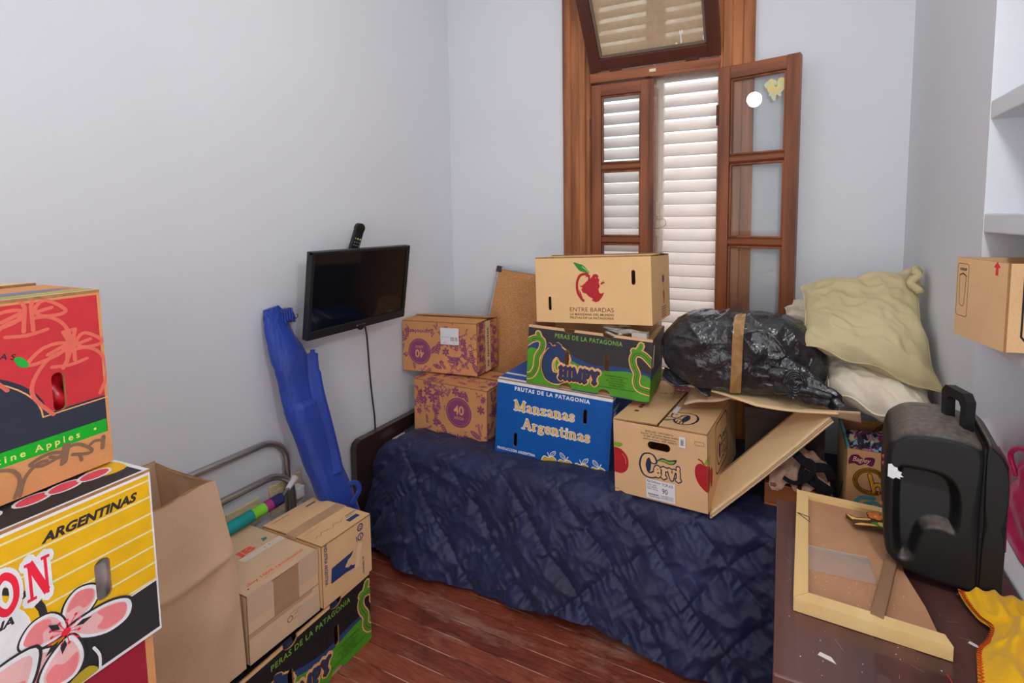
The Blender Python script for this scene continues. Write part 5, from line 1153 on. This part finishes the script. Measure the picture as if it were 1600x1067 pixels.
# back of a picture frame
fo = thing('framed_board', 'brown hardboard in pale pine slats lying face down on the cabinet', 'framed board', (.035, .975, .7515), (0, 0, -2))
b = MB(); b.prism([(.004, .004, .006), (.236, .004, .006), (.225, .10, .006), (.205, .19, .006), (.205, .415, .006), (.004, .415, .006)], (0, 0, 1), .006, MDF); b.build('hardboard', fo)
def slat(pts, z1, name='slat'):
    bb = MB(); bb.prism([(x, y, 0) for x, y in pts], (0, 0, 1), z1, PINE); return bb.build(name, fo, bevel=.0015)
slat([(0, 0), (.245, -.004), (.238, .022), (.026, .026), (.0, .002)], .026); slat([(-.0005, .0035), (.025, .0275), (.027, .398), (.0, .42)], .025); slat([(.0015, .421), (.0285, .399), (.21, .398), (.21, .421)], .022)
b = MB(); b.tube([(.002, .30, .027), (.028, .292, .027), (.03, .272, .026), (.004, .298, .027)], .0007, DKH, 5); b.build('wire', fo)
b = MB(); pn = Panel(b, (.03, .03, .0122), (1, 0, 0), (0, 1, 0), .2, .36, .0002); rng = random.Random(8)
for k in range(120): pn.put(ell(rng.gauss(.05, .05), rng.gauss(.09, .07), rng.uniform(.0004, .0011), n=6), ink((206, 190, 172)))
b.build('dust', fo)['kind'] = 'stuff'
ps = thing('plastic_sheet', 'clear rectangular plastic sheet lying on the hardboard', 'plastic sheet', (.065, 1.085, .766), (0, 0, 4))
b = MB(); b.box((0, 0, 0), (.125, .085, .0012), glass_mat('cloudy_plastic', (.99, .985, .98), .14, (236, 222, 208), .04, .08, 1.18)); b.build('sheet', ps)
sk = thing('wood_stick', 'short weathered wooden stick lying across the hardboard', 'stick', (.172, .985, .7655), (0, 0, -16))
b = MB(); b.box((-.011, 0, 0), (.011, .215, .013), wood('weathered_stick', (148, 116, 88), (112, 84, 62), 'y', 14, .7, 0)); b.build('stick', sk, bevel=.002)
orn = thing('painted_ornament', 'painted cut-out ornament with orange flower and green stem on the frame', 'ornament', (.155, 1.30, .776), (4, 0, 6))
b = MB(); OY = ink((220, 176, 96)); OG = ink((62, 130, 44)); OO = ink((216, 110, 40)); OD = ink((70, 44, 20))
outl = [(0, .0), (.012, -.012), (.008, -.028), (.02, -.03), (.05, -.022), (.085, -.032), (.1, -.048), (.112, -.03), (.11, .01), (.085, .012), (.08, .03), (.05, .03), (.05, .008), (.02, .002), (.002, .014)]
b.prism([(x, y, 0) for x, y in outl], (0, 0, 1), .005, OD)
pn = Panel(b, (0, -.05, .005), (1, 0, 0), (0, 1, 0), .12, .09, .0002)
g = lambda q: [(x, y+.05) for x, y in q]
pn.put(blob(g([(.002, .011), (.02, .0), (.05, .006), (.048, -.002), (.02, -.006), (.012, -.008), (.014, -.014)]), 3), OY); pn.put(blob(g([(.012, -.026), (.03, -.016), (.06, -.015), (.06, -.02), (.03, -.024)]), 3), OY)
pn.put(blob(g([(.05, -.01), (.07, -.003), (.108, .006), (.108, -.02), (.08, -.026), (.06, -.018)]), 3), OG); pn.put(blob(g([(.066, -.004), (.08, -.008), (.078, -.02), (.066, -.016)]), 3), OY); pn.put(blob(g([(.092, -.024), (.104, -.03), (.106, -.042), (.098, -.038)]), 3), OY); pn.put(blob(g([(.092, .0), (.106, .002), (.106, -.012)]), 3), OY)
for k in range(5): pn.put(ell(.066+.010*cos(k*1.26), .068+.008*sin(k*1.26), .008, .007, 10), OO)
pn.put(ell(.066, .066, .004, n=8), OY); b.build('cutout', orn)

# black moulded case
case = thing('equipment_case', 'scuffed black moulded plastic case with carry handle standing on the cabinet', 'case', (.302, 1.2276, .7655), (0, 0, -7.5))
O = Vector((.30, 1.23, .7655))
def prof(pts, n=4):
    return [(p.x, p.y) for p in catmull([(x, z, 0) for x, z in pts], n, True)]
def shell(outline, y0, y1, rr, m, recess=None, nm='shell', NA=200, NR=54):
    # outline (x,z) resampled by length
    outline = [(x if x < .3 else .3+(x-.3)*.81, z) for x, z in outline]
    cx_ = sum(p[0] for p in outline)/len(outline); cz_ = sum(p[1] for p in outline)/len(outline)
    k = len(outline); per = [0]
    for i in range(k): per.append(per[-1]+math.hypot(outline[(i+1) % k][0]-outline[i][0], outline[(i+1) % k][1]-outline[i][1]))
    def at(u):
        s = (u % 1)*per[-1]; i = 0
        while per[i+1] < s and i < k-1: i += 1
        f = (s-per[i])/max(1e-9, per[i+1]-per[i]); a, c = outline[i], outline[(i+1) % k]; return a[0]+(c[0]-a[0])*f, a[1]+(c[1]-a[1])*f
    bb = MB()
    RV = []  # (inset, y)
    ne = 7
    for i in range(ne+1): a = pi/2*i/ne; RV.append((rr*(1-sin(a)), y0+rr*(1-cos(a))))
    for i in range(1, 8): RV.append((0, y0+rr+(y1-y0-2*rr)*i/8))
    for i in range(ne+1): a = pi/2*i/ne; RV.append((rr*(1-cos(a)), y1-rr*(1-sin(a))))
    def fn(u, v):
        ins, y = RV[int(round(v*(len(RV)-1)))]; x, z = at(u); d = math.hypot(x-cx_, z-cz_); f = 1-ins/d
        return Vector((cx_+(x-cx_)*f, y, cz_+(z-cz_)*f))-O
    bb.grid(fn, NA, len(RV), m, True, True)
    def cap(y, front):
        def g(u, v):
            x, z = at(u if not front else 1-u); d = math.hypot(x-cx_, z-cz_); f = v*(1-rr/d)
            px, pz = cx_+(x-cx_)*f, cz_+(z-cz_)*f; dy = recess(px, pz) if (front and recess) else 0
            return Vector((px, y+dy, pz))-O
        bb.grid(g, NA, NR if front else 3, m, True, True)
    cap(y0, True); cap(y1, False)
    return bb.build(nm, case)
rec = [(.232, .985), (.262, .998), (.308, .995), (.330, .975), (.337, .935), (.335, .895), (.328, .882), (.305, .885), (.285, .876), (.275, .85), (.268, .815), (.25, .80), (.235, .815), (.228, .9)]
recs = prof(rec, 5)
def sdist(x, z, P):
    d = 9; ins = False; k = len(P)
    for i in range(k):
        a, c = P[i], P[(i+1) % k]; ex, ez = c[0]-a[0], c[1]-a[1]; t = max(0, min(1, ((x-a[0])*ex+(z-a[1])*ez)/(ex*ex+ez*ez+1e-12)))
        d = min(d, math.hypot(x-a[0]-t*ex, z-a[1]-t*ez))
        if (a[1] > z) != (c[1] > z) and x < ex*(z-a[1])/(ez+1e-12)+a[0]: ins = not ins
    return d if ins else -d
def recess(x, z):
    d = sdist(x, z, recs); t = max(0, min(1, (d+.002)/.016)); t = t*t*(3-2*t)
    lower = max(0, min(1, (.95-z)/.12))
    return t*(.020+.010*(1-lower))
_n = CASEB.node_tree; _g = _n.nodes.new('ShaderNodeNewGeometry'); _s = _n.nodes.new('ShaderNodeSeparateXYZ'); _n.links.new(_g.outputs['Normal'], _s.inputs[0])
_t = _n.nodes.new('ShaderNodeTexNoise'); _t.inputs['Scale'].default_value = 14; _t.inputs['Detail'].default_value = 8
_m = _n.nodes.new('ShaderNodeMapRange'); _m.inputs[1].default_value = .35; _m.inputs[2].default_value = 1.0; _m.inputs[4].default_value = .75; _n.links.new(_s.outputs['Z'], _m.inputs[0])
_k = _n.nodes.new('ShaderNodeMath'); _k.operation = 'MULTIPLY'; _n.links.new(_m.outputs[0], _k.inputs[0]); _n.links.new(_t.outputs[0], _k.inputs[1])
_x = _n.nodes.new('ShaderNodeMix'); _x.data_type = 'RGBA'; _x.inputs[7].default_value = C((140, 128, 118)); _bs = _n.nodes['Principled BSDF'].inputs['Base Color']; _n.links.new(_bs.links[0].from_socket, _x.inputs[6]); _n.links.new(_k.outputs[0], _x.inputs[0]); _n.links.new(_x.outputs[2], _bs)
main = prof([(.385, .80), (.385, .95), (.385, 1.045), (.372, 1.068), (.32, 1.078), (.262, 1.074), (.232, 1.058), (.215, 1.03), (.211, .96), (.2125, .88), (.217, .818), (.228, .792), (.262, .772), (.31, .768), (.36, .767), (.383, .772)], 4)
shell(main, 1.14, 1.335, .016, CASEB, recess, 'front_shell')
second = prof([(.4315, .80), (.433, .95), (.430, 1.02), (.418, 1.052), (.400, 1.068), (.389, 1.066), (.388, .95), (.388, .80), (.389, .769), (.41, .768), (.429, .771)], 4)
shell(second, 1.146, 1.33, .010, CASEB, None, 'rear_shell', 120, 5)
b = MB(); b.box(Vector((.3675, 1.15, .769))-O, Vector((.373, 1.326, 1.060))-O, mat('dark_seam', (14, 14, 15), .6)); b.build('seam', case)
b = MB()
HA, HB = Vector((.322, 1.275, 0))-Vector((O.x, O.y, 0)), Vector((.352, 1.205, 0))-Vector((O.x, O.y, 0)); hd = (HB-HA).normalized(); hn = Vector((hd.y, -hd.x, 0)); hl = (HB-HA).length
zb, zt = 1.066-O.z, 1.143-O.z
def hp(s_, z): return HA+hd*s_+Vector((0, 0, z))-hn*.009
b.prism([hp(*q) for q in ((0, zb), (-.002, zt-.014), (.010, zt), (hl-.010, zt), (hl+.002, zt-.014), (hl, zb), (hl-.016, zb), (hl-.015, zt-.030), (hl-.022, zt-.020), (.022, zt-.020), (.015, zt-.030), (.016, zb))], hn, .018, BLACKP)
b.build('handle', case, bevel=.002)
for i in range(6):
    s0 = .014+i*(hl-.028)/6; bb = MB(); bb.prism([hp(s0, zt-.017), hp(s0+.007, zt-.017), hp(s0+.007, zt-.005), hp(s0, zt-.005)], hn, -.0008, mat('handle_recess', (8, 8, 9), .8)); bb.build('rib', case)
for z, m in ((.99, (176, 70, 66)), (.975, (176, 70, 66)), (.885, (176, 84, 66))):
    bb = MB(); bb.ball(Vector((.2105, 1.185, z))-O, (.003, .004, .005), ink(m), 8); bb.build('rivet', case)
bb = MB(); pn = Panel(bb, Vector((.215, 1.1395, .965))-O, (1, 0, 0), (0, 0, 1), .04, .04, .0003); pn.put(poly([(.002, .004), (.002, .03), (.008, .032), (.012, .027), (.018, .026), (.019, .02), (.026, .018), (.024, .013), (.029, .009), (.022, .007), (.024, .003), (.016, .005), (.012, .001)]), ink((200, 200, 202))); bb.build('paint_scrape', case)
bb = MB(); bb.box(Vector((.406, 1.16, .86))-O, Vector((.4105, 1.26, 1.03))-O, mat('dark_red_trim', (110, 30, 46), .4)); bb.build('red_trim', case, bevel=.0015)
# yellow cloth with orange overlock stitching
YC = mat('yellow_felt_cloth', (244, 186, 30), .95, .1, var=.08, vscale=8, bump=.15, bscale=160, sheen=.25)
yc = thing('yellow_cloth', 'bright yellow cloth with orange stitched edge hanging over the cabinet front', 'cloth', (.37, .95, .752)); O = Vector((.37, .95, .752))
edge = catmull([(.330, 1.130, .768), (.336, 1.105, .762), (.346, 1.075, .760), (.357, 1.052, .764), (.342, 1.02, .760), (.322, .995, .757), (.310, .955, .757), (.296, .90, .757), (.284, .85, .757), (.278, .815, .755), (.278, .803, .70), (.28, .802, .62)], 6)
def ycf(u, v):
    k = v*(len(edge)-1); i = min(len(edge)-2, int(k)); a = edge[i].lerp(edge[i+1], k-i)
    R_ = Vector((.439, a.y+(.0 if v < .8 else 0), a.z)); p = a.lerp(R_, u)
    w = .014*(1+noise.noise((u*3.0+v*2.6, v*6-u*2, 4)))*min(1, u*5)+.008*(1-2*abs(noise.noise((u*4+v*3, v*7, 9))))*min(1, u*4)
    fold = .022*math.exp(-((u-.45+.55*(v-.38))/.10)**2)*math.exp(-((v-.36)/.22)**2)+.016*math.exp(-((u-.8+.3*v)/.12)**2)*math.exp(-((v-.5)/.3)**2)
    if p.y > .81: p.z += max(0, w+fold)
    else: p.y -= max(0, w+fold)
    return p-O
b = MB(); b.grid(ycf, 50, 90, YC); b.build('cloth', yc, solid=.0025)
b = MB(); ST = ink((222, 96, 30))
P = [ycf(.03, i/160)+Vector((0, 0, .0022)) for i in range(161)]; zig = []
for i, p in enumerate(P): zig.append(p+Vector((.0045*(1 if i % 2 else -1), 0, .001)))
b.tube(zig, .0013, ST, 5); b.tube([p+Vector((.006, 0, 0)) for p in P], .001, ST, 5); b.build('stitching', yc)
b = MB(); TH = ink((190, 30, 40))
for q in ([(.285, .875, .757), (.27, .90, .754), (.262, .925, .756)], [(.283, .87, .757), (.262, .878, .753), (.245, .885, .754)]): b.tube([Vector(p)-O for p in catmull(q, 5)], .0006, TH, 5)
b.build('loose_thread', yc)
# magenta bag in the niche behind the case
MG = mat('magenta_plastic', (196, 34, 92), .3, .5, var=.2, vscale=6)
mg = thing('magenta_bag', 'shiny magenta plastic bag in the wall niche at the right edge', 'bag', (.574, 1.365, .757)); O = Vector((.56, 1.27, .836))
b = MB()
def mgf(u, v):
    a = 2*pi*u; ca, sa = cos(a), sin(a); e = .5; x = .56+.085*(1-.45*v)*(abs(ca)**e)*(1 if ca > 0 else -1); y = 1.27+.115*(1-.4*v)*(abs(sa)**e)*(1 if sa > 0 else -1)
    z = .838+.225*v; q = Vector((x, y, z)); n = Vector((ca, sa, .2)); return q+n*(.010*noise.noise(q*14)+.008*(1-2*abs(noise.noise(q*21))))-O
b.grid(mgf, 60, 30, MG, True, True); b.add([mgf(i/60, 1) for i in range(60)], [tuple(range(60))], MG); b.build('bag_body', mg)
b = MB(); b.tube([Vector(p)-O for p in catmull([(.50, 1.34, .97), (.49, 1.35, 1.02), (.50, 1.30, 1.05), (.52, 1.25, 1.0)], 6)], .006, MG, 8); b.build('strap', mg)
# glass carton overhanging the niche shelf
def d_rb(p):
    K_ = ink((52, 44, 38))
    p.put(stroke([(.004, .050), (.004, .160), (.008, .164), (.040, .164), (.044, .160), (.044, .050), (.040, .046), (.008, .046)], .0012, True), K_)
    p.put(stroke([(.012, .137), (.015, .075), (.02, .069), (.028, .069), (.032, .075), (.036, .137)], .0013), K_); p.put(stroke([(.012, .137), (.024, .142), (.036, .137)], .0028, smooth=3), K_); p.put(text('VASOS', .006, .024, .149, 'c', .04), K_)
    p.put(poly([(.132, .150), (.140, .150), (.140, .166), (.1465, .166), (.136, .178), (.1255, .166), (.132, .166)]), ink((196, 50, 46)))
def d_rb2(p):
    K_ = ink((40, 34, 32)); p.put(stroke([(.032, .022), (.024, .032), (.024, .156), (.032, .164), (.16, .164), (.168, .156), (.168, .032), (.16, .022)], .004, True), K_)
rbx = carton('printed_carton', 'open tan glassware carton overhanging the wall niche shelf at the right edge', (.366, 1.385, 1.2305), (0, 0, -77), (.168, .2, .177), CARD, inner=CARD, draws={'front': d_rb, 'right': d_rb2}, flaps='open')
for word, x in (('E', .04), ('COR', .085)):
    b = MB(); pn = Panel(b, (.010, .1945, .0), (1, 0, 0), (0, 0, 1), .15, .176, .0004); pn.put(text(word, .014, x, .148, 'l', .03), ink((60, 48, 44))); b.build('inside_print', rbx)
